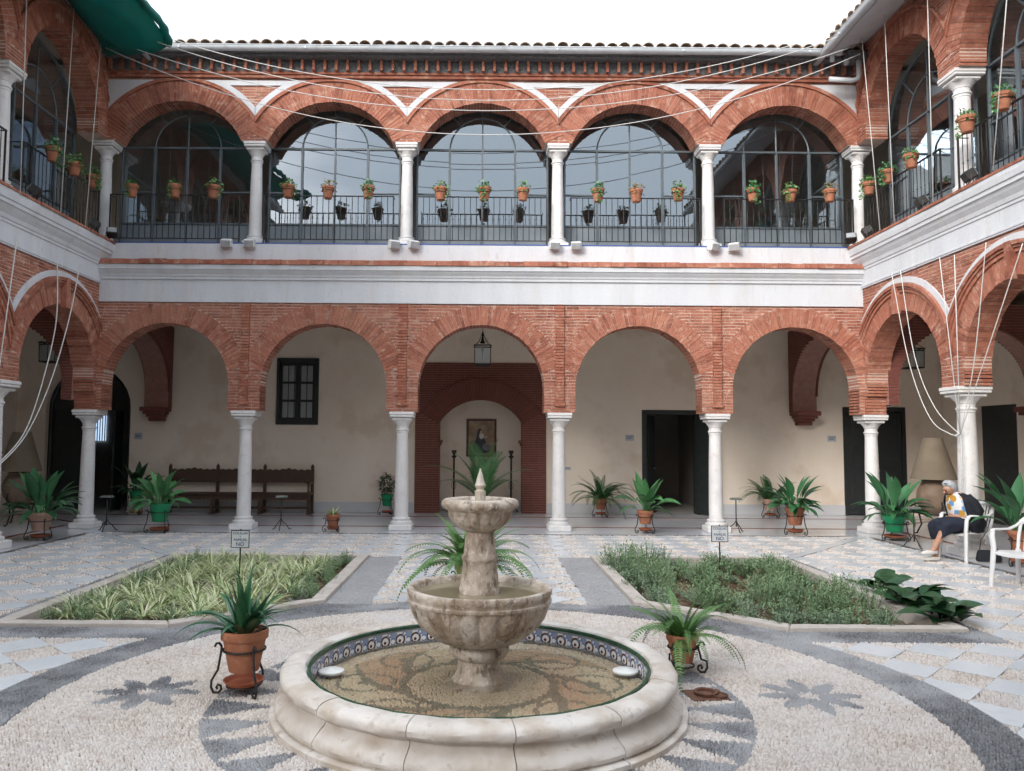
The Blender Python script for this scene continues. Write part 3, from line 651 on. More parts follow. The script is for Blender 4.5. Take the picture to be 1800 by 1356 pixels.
def classify(P):
    x, y = P[:,0], P[:,1]; ax = np.abs(x); dx, dy = x-FC[0], y-FC[1]; r = np.hypot(dx, dy); an = np.arctan2(dy, dx)
    c = np.zeros(len(P), int)      # 0 none 1 light 2 dark 3 grey
    disc = (r > 1.30) & (r < RI-.01); c[disc] = 1
    nr = 30; fr = np.abs(((an/(2*pi)*nr) % 1)-.5)*2
    c[(r > 1.30) & (r < 1.72) & (fr < (r-1.27)/.45)] = 2
    for (fx, fy) in ((2.22,5.43),(-2.22,5.43)):
        qx, qy = x-fx, y-fy; rr = np.hypot(qx, qy); aa = np.arctan2(qy, qx); k = np.abs(((aa/(2*pi)*8+.5) % 1)-.5)*2*pi/8
        c[(rr > .05) & (rr < .36) & (rr*np.sin(k) < .062*np.sin(np.clip((rr-.05)/.31,0,1)*pi)**.7)] = 2
    c[(r > RI+.01) & (r < RO-.005)] = 2
    near = (y > 6.87) & (y < BY0-.0) & (r > RO-.005) & (ax < 4.55); c[near] = 2
    cor = (y >= BY0) & (y < 8.6) & (r > RO-.005) & (ax < BX0+ (CUT[1]-y)/(CUT[1]-BY0)*(CUT[0]-BX0)-.01) & (ax > 1.14); c[cor] = 2
    c[(ax > BX1+.005) & (ax < 4.55) & (y > BY0) & (y < BY1+.03)] = 2
    gs = (ax > 1.14) & (ax < BX0-.005) & (y > 8.3) & (y < BY1) & (r > RO); c[gs] = 3
    # pebble squares of the checkerboard
    chk = np.zeros(len(P), bool)
    for s_ in (-1, 1):
        for R in regs[0 if s_ < 0 else 5:5 if s_ < 0 else 10]:
            ok = np.ones(len(P), bool)
            for (a, b, cc_) in R: ok &= a*x+b*y >= cc_+.012
            chk |= ok
    chk &= (r > RO+.01) & (c == 0)
    u = ((x-.25)/D) ; v = ((y-3.1)/D); white = (np.abs(u-np.round(u))+np.abs(v-np.round(v))) < .5+.02
    c[chk & ~white] = 1
    return c
P = grid(-6.9, 6.9, 3.25, 8.9, .0205); P = P[inview(P)]; cl_ = classify(P)
P2 = grid(-6.9, 6.9, 8.9, 14.36, .042); P2 = P2[inview(P2)]; c2_ = classify(P2)
pebbles('light_pebbles', P[cl_ == 1], .0235, M['pebl'], parent=court); pebbles('dark_pebbles', P[cl_ == 2], .0235, M['pebd'], parent=court)
pebbles('light_pebbles_far', P2[c2_ == 1], .047, M['pebl'], parent=court); pebbles('dark_pebbles_far', P2[c2_ == 2], .047, M['pebd'], parent=court); pebbles('grey_pebbles', np.concatenate([P[cl_ == 3], P2[c2_ == 3]]), .05, M['pebg'], h=.005, parent=court)
# mortar sheets under the dark stones (each a hair above the floor bed)
def sheet(poly, m, zz, name='pebble_bed'):
    return MB().add([(a, b, zz) for a, b in poly], [tuple(range(len(poly)))]).build(name, m, court)
n = 72
for k in range(n):
    pass
ring = MB(); a_ = [2*pi*k/96 for k in range(97)]
for k in range(96): ring.add([(FC[0]+q*cos(t), FC[1]+q*sin(t), -.009) for q, t in ((RI,a_[k]),(RO,a_[k]),(RO,a_[k+1]),(RI,a_[k+1]))], [(0,1,2,3)])
ring.build('pebble_bed', M['bedd'], court)
for s_ in (-1, 1):
    sheet([(s_*2.0,6.87),(s_*4.555,6.87),(s_*4.555,7.22),(s_*2.0,7.22)][::s_], M['bedd'], -.0075); sheet([(s_*BX1,BY0),(s_*4.555,BY0),(s_*4.555,BY1+.03),(s_*BX1,BY1+.03)][::s_], M['bedd'], -.008)
    sheet([(s_*1.14,8.3),(s_*BX0,8.3),(s_*BX0,BY1),(s_*1.14,BY1)][::s_], M['pebg'], -.0078); sheet([(s_*1.14,8.25),(s_*1.62,8.25),(s_*2.74,7.24),(s_*2.6,7.0)][::s_], M['bedd'], -.0070)
# ================================================================ flower beds
def bed(s_, label):
    b = thing('flower_bed', label, 'flower bed')
    oc = [(BX0,CUT[1]),(BX0,BY1),(BX1,BY1),(BX1,BY0),(CUT[0],BY0)]; w_ = .15
    ic = [(BX0+w_,CUT[1]+.06),(BX0+w_,BY1-w_),(BX1-w_,BY1-w_),(BX1-w_,BY0+w_),(CUT[0]+.07,BY0+w_)]
    for i in range(5):
        o0, o1, i0, i1 = oc[i], oc[(i+1) % 5], ic[i], ic[(i+1) % 5]; L_ = sqrt((o1[0]-o0[0])**2+(o1[1]-o0[1])**2); n = max(2, round(L_/.95))
        for k in range(n):
            t0, t1 = k/n+.0015, (k+1)/n-.0015; lp = lambda p, q, t: (p[0]+(q[0]-p[0])*t, p[1]+(q[1]-p[1])*t)
            P = [lp(o0,o1,t0), lp(o0,o1,t1), lp(i0,i1,t1), lp(i0,i1,t0)]; g = MB(); hz = .035+random.uniform(-.004,.004)
            ar_ = [(s_*x, y) for x, y in P]
            sgn = sum(ar_[q][0]*ar_[(q+1) % 4][1]-ar_[(q+1) % 4][0]*ar_[q][1] for q in range(4))
            if sgn < 0: ar_ = ar_[::-1]
            cxm = sum(p[0] for p in ar_)/4; cym = sum(p[1] for p in ar_)/4; sh = lambda p, q: (cxm+(p[0]-cxm)*q, cym+(p[1]-cym)*q)
            g.slab(ar_, -.15, hz-.01); top = [sh(p, .975) for p in ar_]
            vs = [(x,y,hz-.01) for x, y in ar_]+[(x,y,hz) for x, y in top]; g.add(vs, [(4,5,6,7)]+[(q,(q+1) % 4,(q+1) % 4+4,q+4) for q in range(4)])
            g.build('kerb_stone', M['kerb'], b)
    # lumpy soil
    g = MB(); nx, ny = 40, 60
    for j in range(ny+1):
        for i in range(nx+1):
            x = BX0+.04+(BX1-BX0-.08)*i/nx; y = BY0+.04+(BY1-BY0-.08)*j/ny
            g.v.append((s_*x, y, -.07+.02*sin(x*9+y*3)+.02*sin(y*11-x*5)+random.uniform(-.012,.012)))
    for j in range(ny):
        for i in range(nx):
            x = BX0+(BX1-BX0)*(i+.5)/nx; y = BY0+(BY1-BY0)*(j+.5)/ny
            if y-CUT[1] < -(x-BX0)*(CUT[1]-BY0)/(CUT[0]-BX0)+.06: continue
            q = (j*(nx+1)+i, j*(nx+1)+i+1, (j+1)*(nx+1)+i+1, (j+1)*(nx+1)+i); g.f.append(q if s_ > 0 else q[::-1]); g.t.append(0.0)
    g.build('soil', M['soil'], b, True); return b
bed(-1, 'stone-kerbed flower bed planted with variegated spider plants left of the path'); bed(1, 'stone-kerbed flower bed of grey-green shrubs right of the path')

# ================================================================ fountain
ft = thing('fountain', 'two-tier stone fountain in a round pool with a tiled inner rim', 'fountain', (FC[0], FC[1]-.02, 0))
RP = [(1.325,-.02),(1.325,.028),(1.315,.034),(1.275,.036),(1.272,.046),(1.29,.052),(1.295,.072),(1.28,.10),(1.24,.128),(1.212,.15),(1.205,.17),(1.215,.186),(1.248,.196),(1.264,.212),(1.266,.238),(1.254,.257),(1.228,.269),(1.19,.276),(1.145,.277),(1.115,.272),(1.102,.255),(1.10,-.02)]
random.seed(5); cuts = [0.15,.85,1.42,2.05,2.75,3.3,3.95,4.42,4.86,5.35,5.9]; cuts.append(cuts[0]+2*pi)
for a0, a1 in zip(cuts[:-1], cuts[1:]):
    n = max(6, int((a1-a0)/.05)); dz = random.uniform(-.003,.003); dr_ = random.uniform(-.004,.004)
    g = MB().lathe([(r+dr_, zz+(dz if zz > .1 else 0)) for r, zz in RP], n, a0=a0+.0022, a1=a1-.0022)
    g.v = [(x*(1+.0022*sin(31*atan2(y,x)+9*zz*9)), y*(1+.0022*sin(27*atan2(y,x)+zz*60)), zz+.0025*sin(23*atan2(y,x))*(zz > .1)) for x, y, zz in g.v]
    g.build('rim_stone', M['rimstone'], ft, 40)
# glazed tiles on the inner rim
def tile_mat():
    m = bpy.data.materials.new('glazed_tile'); m.use_nodes = True; nt = m.node_tree; N = nt.nodes; L = nt.links; b = N['Principled BSDF']; b.inputs['Roughness'].default_value = .15
    tc = N.new('ShaderNodeTexCoord'); sep = N.new('ShaderNodeSeparateXYZ'); L.new(tc.outputs['Object'], sep.inputs[0])
    def math_(op, a, b_=None):
        q = N.new('ShaderNodeMath'); q.operation = op
        for i, v in enumerate((a, b_)):
            if v is None: continue
            if isinstance(v, (int, float)): q.inputs[i].default_value = v
            else: L.new(v, q.inputs[i])
        return q.outputs[0]
    y, z = sep.outputs['Y'], sep.outputs['Z']
    def dist(cy, cz): 
        a = math_('SUBTRACT', y, cy); c = math_('SUBTRACT', z, cz); return math_('SQRT', math_('ADD', math_('MULTIPLY', a, a), math_('MULTIPLY', c, c)))
    def mixc(col, f, c):
        k = N.new('ShaderNodeMix'); k.data_type = 'RGBA'; L.new(f, k.inputs[0]); k.inputs[7].default_value = (*c, 1)
        if isinstance(col, tuple): k.inputs[6].default_value = (*col, 1)
        else: L.new(col, k.inputs[6])
        return k.outputs[2]
    ringf = lambda d, r, w_: math_('LESS_THAN', math_('ABSOLUTE', math_('SUBTRACT', d, r)), w_)
    col = mixc((.72,.74,.76), math_('LESS_THAN', dist(.045,.03), .030), (.25,.31,.45))
    col = mixc(col, ringf(dist(-.012,-.012), .036, .008), (.12,.06,.05)); col = mixc(col, math_('LESS_THAN', dist(-.008,-.02), .012), (.11,.03,.02))
    col = mixc(col, ringf(dist(.05,-.02), .022, .006), (.16,.22,.40)); col = mixc(col, ringf(dist(-.05,.03), .016, .007), (.20,.26,.42))
    col = mixc(col, math_('GREATER_THAN', math_('ABSOLUTE', z), .044), (.36,.39,.44)); L.new(col, b.inputs['Base Color']); return m
M['azulejo'] = tile_mat(); M['greenglaze'] = mat('green_glaze', [(.012,.055,.030),(.03,.10,.055)], .15, 8)
tm = MB().bev(-.012, 0, -.0655, .0655, -.05, .05, .003).mesh('wall_tile', M['azulejo']); gm = MB().bev(-.02, 0, -.0655, .0655, -.012, .014, .004).mesh('edge_tile', M['greenglaze'])
NTL = 52
for k in range(NTL):
    a = 2*pi*k/NTL; R_ = 1.094
    link('wall_tile', tm, ft, (R_*cos(a), R_*sin(a), .180), (0, 0, a)); link('edge_tile', gm, ft, (R_*cos(a)+.002*cos(a), R_*sin(a), .252), (0, 0, a))
# pool floor mosaic
MB().lathe([(1.095,.108),(0.0,.108)], 48, cap=False).build('pool_floor', M['bedl'], ft)
M['pooll'] = mat('pool_pebble', [(.48,.39,.28),(.58,.49,.37),(.66,.58,.46)], .6, 3, 'attr', w=.6); M['poold'] = mat('pool_dark_pebble', [(.19,.18,.14),(.29,.27,.21)], .6, 3, 'attr'); M['poolr'] = mat('pool_red_pebble', [(.46,.33,.23),(.53,.40,.29)], .6, 3, 'attr')
Q = grid(-1.09, 1.09, -1.09, 1.09, .026); r = np.hypot(Q[:,0], Q[:,1]); Q = Q[(r < 1.08) & (r > .22)]; r = np.hypot(Q[:,0], Q[:,1]); an = np.arctan2(Q[:,1], Q[:,0])
cq = np.ones(len(Q), int); cq[(r > .46) & (r < .52)] = 2
sp_ = np.abs((((an+1.9*(r-.5))/(2*pi)*8) % 1)-.5)
cq[(r > .5) & (r < .96) & (sp_ < .10*np.clip((.98-r)/.3,.2,1.2))] = 2
cq[(r > .52) & (r < .95) & (np.floor((an+1.9*(r-.5))/(2*pi)*8+.5).astype(int) % 2 == 0) & (cq == 1)] = 3
for k in range(8):
    a = 2*pi*(k+.5)/8-.4; d_ = np.hypot(Q[:,0]-.74*cos(a), Q[:,1]-.74*sin(a)); cq[d_ < .055] = 2; cq[(d_ > .17) & (d_ < .2) & (r < .95)] = 2
for i, (nm_, m_) in enumerate((('pool_pebbles',M['pooll']),('pool_dark_pebbles',M['poold']),('pool_red_pebbles',M['poolr'])), 1): pebbles(nm_, Q[cq == i], .029, m_, zb=.106, h=.008, parent=ft)
MB().lathe([(1.096,.148),(0,.148)], 64, cap=False).build('pool_water', M['water'], ft)
# pedestal, bowls, finial
fl16 = lambda lo_, hi_, amp, n_: (lambda a, j: 1+(amp*(abs(cos(n_*a/2))**.6-.75) if lo_ <= j <= hi_ else 0))
MB().lathe([(.30,.03),(.27,.07),(.235,.085),(.225,.12),(.19,.135),(.165,.16),(.145,.20),(.138,.25),(.145,.28),(.175,.295),(.192,.32),(.195,.35),(.185,.375),(.16,.39)], 40).build('pedestal', M['stone'], ft, 50)
bp = [(.10,.375),(.19,.378),(.26,.40),(.33,.445),(.39,.50),(.43,.56),(.452,.615),(.46,.648),(.472,.652),(.474,.668),(.462,.674),(.464,.69),(.472,.70),(.478,.725),(.472,.738),(.455,.742),(.435,.738),(.425,.725),(.40,.66),(.3,.58),(0,.55)]
MB().lathe(bp, 160, flute=fl16(1, 6, .062, 22)).build('middle_bowl', M['stone'], ft, 50)
MB().lathe([(.424,.70),(0,.70)], 48, cap=False).build('bowl_water', M['water2'], ft)
MB().lathe([(.135,.56),(.132,.70),(.136,.725),(.130,.735),(.126,.76),(.118,.83),(.112,.90),(.116,.908),(.120,.925),(.116,.94),(.106,.95),(.100,1.02),(.096,1.085),(.092,1.10)], 24).build('stem', M['stone'], ft, 50)
tp = [(.06,1.092),(.095,1.097),(.14,1.12),(.18,1.155),(.205,1.195),(.214,1.232),(.228,1.24),(.25,1.255),(.258,1.275),(.252,1.295),(.235,1.308),(.205,1.312),(.188,1.306),(.18,1.29),(.15,1.26),(0,1.25)]
MB().lathe(tp, 128, flute=fl16(1, 4, .08, 18)).build('top_bowl', M['stone'], ft, 50)
MB().lathe([(.181,1.29),(0,1.29)], 32, cap=False).build('bowl_water', M['water2'], ft)
MB().lathe([(.036,1.25),(.036,1.36),(.028,1.366),(.024,1.374),(.034,1.388),(.037,1.40),(.031,1.412),(.026,1.43),(.017,1.465),(.009,1.49),(.006,1.495),(.008,1.503),(0,1.51)], 8).build('finial', M['rimstone'], ft, 30)
for (x, y, wd) in ((-1.0,.12,'left'),(1.0,.16,'right')):
    d = MB().lathe([(.075,0),(.085,.006),(.085,.016),(.07,.022),(.03,.024),(.02,.03),(0,.03)], 24).build('pool_light', mat('white_plastic', [(.68,.68,.66),(.76,.76,.74)], .35, 6), None, 40, (FC[0]+x*.985, FC[1]+y-.02, .142))
    T(d, f'round white underwater light cover against the {wd} inner edge of the pool', 'light cover')
# ================================================================ glazing, railings, doors
def iso(name, parent, loc=(0,0,0)):
    o = bpy.data.objects.new(name, None); COL.objects.link(o); o.parent = parent; o.location = loc; o.empty_display_size = .1; return o
M['panel'] = mat('grey_panel', [(.15,.18,.20),(.19,.22,.245)], .5, 3)
TZ, LZ = 7.53, 5.98
def bar_v(g, x, z0, z1, w=.03, y0=-.025, y1=.025): g.box(x-w/2, x+w/2, y0, y1, z0, z1)
def bar_h(g, x0, x1, z, w=.03, y0=-.027, y1=.027): g.box(x0, x1, y0, y1, z-w/2, z+w/2)
def fan(a0, a1, r0f, r1f, n=8):
    return [(r0f(a0+(a1-a0)*k/n)*cos(a0+(a1-a0)*k/n), TZ+r0f(a0+(a1-a0)*k/n)*sin(a0+(a1-a0)*k/n)) for k in range(n, -1, -1)] + [(r1f(a0+(a1-a0)*k/n)*cos(a0+(a1-a0)*k/n), TZ+r1f(a0+(a1-a0)*k/n)*sin(a0+(a1-a0)*k/n)) for k in range(n+1)]
ORf = lambda a: 1/sqrt((cos(a)/1.34)**2+(sin(a)/(1.15))**2)
def screen_meshes():
    d = {}
    g = MB()
    for x in (-1.31, -.66, 0, .66, 1.31): bar_v(g, x, 5.43, TZ, .045 if abs(x) == .66 else .035)
    g2 = MB(); bar_h(g2, -1.33, 1.33, TZ, .036)
    for a, b in ((-1.33,-.66),(.66,1.33)): bar_h(g2, a, b, 6.62, .028)
    bar_h(g2, -1.33, 1.33, LZ, .035); bar_h(g2, -1.33, 1.33, 5.46, .05)
    g3 = MB(); n = 18; P = [(.66*cos(pi*k/n), 0, TZ+.66*sin(pi*k/n)) for k in range(n+1)]; g3.tube(P, .018, 6)
    for a in (pi*.27, pi*.5, pi*.73):
        r_ = 0 if a == pi*.5 else .66; g3.tube([(r_*cos(a),0,TZ+r_*sin(a)), (ORf(a)*cos(a),0,TZ+ORf(a)*sin(a))], .016, 6)
    g3.tube([(ORf(pi*k/24)*cos(pi*k/24), 0, TZ+ORf(pi*k/24)*sin(pi*k/24)) for k in range(25)], .03, 6)
    d['mullions'] = kind_mesh(g, 'mullions', 'frame'); d['transoms'] = kind_mesh(g2, 'transoms', 'frame'); d['fanlight_bars'] = kind_mesh(g3, 'fanlight_bars', 'frame')
    panes = []; xs = [(-1.31,-.66),(-.66,0),(0,.66),(.66,1.31)]
    for i, (a, b) in enumerate(xs):
        zz = [(LZ,6.62),(6.62,TZ)] if i in (0, 3) else [(LZ,TZ)]
        for (c, e) in zz: panes.append([(a+.015,c+.015),(b-.015,c+.015),(b-.015,e-.015),(a+.015,e-.015)])
    for (a0, a1) in ((0,pi/2),(pi/2,pi)): panes.append(fan(a0, a1, lambda a: .005, lambda a: .65))
    for (a0, a1) in ((0,.27),(.27,.5),(.5,.73),(.73,1)): panes.append(fan(a0*pi, a1*pi, lambda a: .67, ORf))
    d['panes'] = panes; d['low'] = xs; return d
def kind_mesh(g, name, m): return g.mesh(name, M[m], False)
SM = screen_meshes()
PANES = []
for p in SM['panes']:
    c = (sum(q[0] for q in p)/len(p), sum(q[1] for q in p)/len(p))
    PANES.append((c, MB().add([(a-c[0], 0, b-c[1]) for a, b in p], [tuple(range(len(p)))]).mesh('pane', M['glass'])))
LOWP = MB().bev(-.31, .31, -.012, .012, 5.49, 5.96, .01).mesh('metal_panel', M['panel'])
def screen(label, loc, rz):
    s = thing('glazed_screen', label, 'window', loc, rz, 'arched iron-framed window screens of the upper gallery')
    for k in ('mullions','transoms','fanlight_bars'): link(k, SM[k], s)
    for c, me in PANES: link('pane', me, s, (c[0], .004, c[1]), (random.uniform(-.007,.007), 0, random.uniform(-.009,.009)))
    for a, b in SM['low']: link('metal_panel', LOWP, s, ((a+b)/2, 0, 0))
ORD = ['leftmost','second','middle','fourth','rightmost']
for i in range(5): screen(f'arched window screen with grey iron bars in the {ORD[i]} upper arch behind the fountain', ((CX[i]+CX[i+1])/2, YU+.52, 0), 0)
for sg in (-1, 1):
    wd = 'right' if sg > 0 else 'left'
    for k in range(2): screen(f'arched window screen in the upper arcade on the {wd}, {"next to the corner" if k == 0 else "one bay nearer the viewer"}', (sg*(7.335+.52), YC-S*(k+.5), 0), -sg*pi/2)
# railings
def railing(label, loc, rz, hw=1.25):
    r = thing('balcony_railing', label, 'railing', loc, rz, 'iron railings of the upper gallery')
    g = MB(); g.box(-hw, hw, -.018, .018, .945, .96); 
    for s_ in (-1, 1): g.box(min(s_*hw,s_*(hw+.012)), max(s_*hw,s_*(hw+.012)), -.018, .17, .943, .958)
    g.build('top_rail', M['iron'], r)
    g = MB(); g.box(-hw, hw, -.014, .014, .09, .104); g.build('bottom_rail', M['iron'], r)
    for s_ in (-1, 1): MB().box(s_*hw-.012, s_*hw+.012, -.012, .012, 0, .96).build('post', M['iron'], r)
    for k in range(1, 22): link('baluster', BAL, r, (-hw+2*hw*k/22, 0, 0))
_b = MB().tube([(0,0,.1),(0,0,.95)], .0075, 6); _b.lathe([(.0075,.50),(.014,.515),(.0075,.53)], 6); BAL = _b.mesh('baluster', M['iron'], True)
for i in range(5): railing(f'black iron railing across the {ORD[i]} upper arch behind the fountain', ((CX[i]+CX[i+1])/2, 15.04, 5.437), 0)
for sg in (-1, 1):
    for k in range(2): railing(f'black iron railing of the upper {"right" if sg > 0 else "left"} arcade, {"bay next to the corner" if k == 0 else "second bay from the corner"}', (sg*7.30, YC-S*(k+.5), 5.425), -sg*pi/2)
# barred window of the gallery wall
bwn = thing('barred_window', 'dark green-black window with iron bars in the cream wall above the bench', 'window', (-4.29, YW, 2.02))
g = MB()
for s_ in (-1, 1): g.bev(s_*.49-(.07 if s_ > 0 else 0), s_*.49+(.07 if s_ < 0 else 0), -.05, .08, 0, 1.56, .006)
g.bev(-.418, .418, -.048, .078, 0, .11, .006); g.bev(-.418, .418, -.048, .078, 1.45, 1.56, .006); g.build('frame', M['dark'], bwn)
for s_ in (-1, 1):
    lf = iso('window_leaf', bwn, (s_*.21, .02, 0)); q = MB()
    for (a, b) in ((-.205,-.15),(.15,.205)): q.box(a, b, -.02, .02, .112, 1.448)
    for zz in (.14,.56,.985,1.42): q.box(-.149, .149, -.018, .018, zz-.027, zz+.027)
    q.build('leaf_frame', M['dark'], lf)
    for k in range(3): MB().box(-.149, .149, 0, .008, .168+k*.424, .168+k*.424+.364).build('pane', mat('frosted_pane', [(.24,.27,.29),(.31,.34,.36)], .3, 2), lf)
for k in range(6): MB().tube([(-.36+.144*k,-.03,.05),(-.36+.144*k,-.03,1.52)], .009, 6).build('iron_bar', M['iron'], bwn)
# doors
def door(label, x0, x1, h, leafs, y=YW):
    d = thing('doorway', label, 'door', ((x0+x1)/2, y, 0)); w = (x1-x0)/2; g = MB()
    g.box(-w-.002, -w+.09, -.02, .30, 0, h); g.box(w-.09, w+.002, -.02, .30, 0, h); g.box(-w+.09, w-.09, -.02, .30, h-.1, h); g.build('door_frame', M['dark'], d)
    for (hx, wd_, ang) in leafs:
        l = iso('door_leaf', d, (hx, .02, 0)); l.rotation_euler = (0, 0, ang); a, b = sorted((0, wd_)); MB().bev(a, b, -.02, .025, .02, h-.12, .008).build('leaf_panel', M['dark'], l)
        for zz in (.15, h*.52): MB().bev(a+.09, b-.09, -.032, -.018, zz, zz+h*.38, .008).build('raised_panel', M['dark'], l)
        MB().lathe([(.018,0),(.022,.01),(0,.03)], 10).build('handle', M['zinc'], l, True, (wd_*.88, -.03, 1.05), (pi/2,0,0))
door('dark doorway with its leaves open right of the niche', 3.77, 5.13, 2.42, [(.57,-.60,radians(115)),(-.58,.58,radians(60))])
door('dark double door behind the right corner column', 8.48, 9.94, 2.52, [(-.64,.635,0),(.64,-.635,0)])
# arched doorway far left: half-open leaf, barred light beyond
d = thing('doorway', 'tall black arched doorway at the left end of the rear gallery', 'door', (-9.165, YW, 0))
g = MB(); n = 16; P = [(-.94,.15,0),(-.94,.15,2.375)]+[(-.94*cos(pi*k/n), .15, 2.375+.94*sin(pi*k/n)) for k in range(1, n)]+[(.94,.15,2.375),(.94,.15,0)]; g.tube(P, .05, 6); g.build('door_frame', M['dark'], d)
MB().bev(-.9, -.02, .17, .23, .01, 2.33, .01).build('door_leaf', M['dark'], d); 
g = MB(); g.box(.5, .56, .17, .6, .01, 2.33); g.build('door_leaf', M['dark'], d)
lw = thing('barred_opening', 'bright barred opening glimpsed through the black arched doorway', 'window', (-10.72, 22.38, 1.60))
mg = bpy.data.materials.new('daylight_beyond'); mg.use_nodes = True; e_ = mg.node_tree.nodes['Principled BSDF']; e_.inputs['Emission Color'].default_value = (.55,.75,1,1); e_.inputs['Emission Strength'].default_value = .4
MB().box(-.15, .15, -.02, .0, 0, .72).build('opening', mg, lw)
for k in range(5): MB().tube([(-.14+.07*k,-.05,0),(-.14+.07*k,-.05,.72)], .014, 6).build('iron_bar', M['iron'], lw)

# ================================================================ furniture of the gallery
def bench():
    b = thing('bench', 'long dark carved wooden bench with a scalloped back against the cream wall', 'bench', (-5.49, 18.12, 0)); L_ = 1.63
    xs = [-L_, -.54, .54, L_]
    for x in xs:
        g = MB(); g.bev(x-.035, x+.035, .14, .20, 0, 1.03, .008); g.lathe([(.03,1.03),(.045,1.05),(.03,1.075),(.02,1.09),(.0,1.12)], 8, (x, .17, 0)); g.build('back_post', M['wood'], b)
        g = MB(); g.bev(x-.035, x+.035, -.24, -.18, 0, .43, .008); g.bev(x-.03, x+.03, -.30, .24, 0, .05, .008); g.build('leg', M['wood'], b)
    for x0, x1 in zip(xs[:-1], xs[1:]):
        n = 28; top = []; bot = []
        for k in range(n+1):
            t = k/n; x = x0+.036+(x1-x0-.072)*t; top.append((x, .965+.028*abs(sin(t*pi*7))+.03*max(0, 1-abs(t-.5)*5))); bot.append((x, .70-.022*abs(sin(t*pi*11))))
        g = MB(); 
        for k in range(n): g.prism([bot[k], bot[k+1], top[k+1], top[k]], .155, .185)
        g.build('back_panel', M['wood'], b)
        g = MB(); bot = [(x0+.036+(x1-x0-.072)*k/n, .335-.022*abs(sin(k/n*pi*11))) for k in range(n+1)]
        for k in range(n): g.prism([bot[k], bot[k+1], (bot[k+1][0],.425), (bot[k][0],.425)], -.215, -.19)
        g.build('apron', M['wood'], b)
    MB().bev(-L_-.05, L_+.05, -.27, .15, .43, .47, .008).build('seat', M['wood'], b)
    for s_ in (-1, 1):
        g = MB(); g.bev(s_*L_-.04, s_*L_+.04, -.29, .16, .68, .725, .01); g.tube([(s_*L_,-.22,.47),(s_*L_,-.23,.57),(s_*L_,-.21,.68)], [.03,.022,.03], 8); g.build('arm', M['wood'], b)
    MB().bev(-L_, L_, -.02, .03, .10, .15, .006).build('stretcher', M['wood'], b)
bench()
pt = thing('painting', 'framed dark painting of a veiled figure in the brick niche', 'painting', (.02, YW+.555, 1.29)); 
g = MB(); w_, h_ = .36, .91; f_ = .05
for (a, b, c, e) in ((-w_,-w_+f_,0,h_),(w_-f_,w_,0,h_),(-w_+f_,w_-f_,0,f_),(-w_+f_,w_-f_,h_-f_,h_)): g.bev(a, b, -.045, 0, c, e, .008)
g.build('picture_frame', mat('frame_wood', [(.06,.022,.014),(.12,.05,.03)], .4, 10), pt)
cv = MB().box(-w_+f_, w_-f_, -.02, -.005, f_, h_-f_).build('canvas', mat('old_canvas', [(.16,.10,.06),(.30,.21,.13),(.42,.31,.20)], .5, 4), pt)
def flat(pts, y, m, nm): MB().add([(a, y, b) for a, b in pts], [tuple(range(len(pts)))]).build(nm, m, cv)
ell = lambda cx, cz, a, b: [(cx+a*cos(2*pi*k/16), cz+b*sin(2*pi*k/16)) for k in range(16)]
flat([(-.19,.10),(.18,.08),(.22,.22),(.12,.33),(.05,.46),(.03,.60),(-.01,.67),(-.06,.67),(-.10,.60),(-.12,.45),(-.18,.34)], -.022, mat('robe_paint', [(.018,.02,.026),(.05,.055,.065)], .5, 12), 'robe')
flat(ell(.0,.50,.055,.075), -.0235, mat('linen_paint', [(.55,.54,.52),(.65,.64,.61)], .5, 10), 'collar'); flat(ell(-.01,.585,.032,.045), -.0245, mat('face_paint', [(.50,.33,.25),(.58,.42,.33)], .5, 10), 'face'); flat(ell(.10,.47,.05,.018), -.0245, mat('hand_paint', [(.50,.33,.25),(.58,.42,.33)], .5, 10), 'hand'); flat(ell(.12,.24,.10,.09), -.0238, mat('grey_paint_cloth', [(.14,.15,.17),(.24,.25,.27)], .5, 10), 'drapery')
for s_, wd in ((-1,'left'),(1,'right')):
    c = thing('candlestick', f'tall black iron floor candlestick on the {wd} of the niche', 'candlestick', (.05+s_*.67, 18.62, 0))
    MB().tube([(0,0,.1),(0,0,1.28)], .022, 8).build('pole', M['iron'], c, True)
    MB().lathe([(.02,1.26),(.06,1.30),(.065,1.32),(.03,1.33),(.03,1.36),(.055,1.40),(.06,1.45),(.045,1.45),(.04,1.40),(0,1.39)], 10).build('cup', M['iron'], c, 40)
    for k in range(3):
        a = 2*pi*k/3+.5; MB().tube([(0,0,.30),(.06*cos(a),.06*sin(a),.18),(.15*cos(a),.15*sin(a),.06),(.19*cos(a),.19*sin(a),.012)], .013, 6).build('foot', M['iron'], c, True)
    for s2 in (-1, 1):
        P = [(s2*(.02+.045*t*cos(9*t)), 0, .62+.12*t*sin(9*t)) for t in [k/14 for k in range(15)]]; MB().tube(P, .006, 5).build('scroll', M['iron'], c, True)
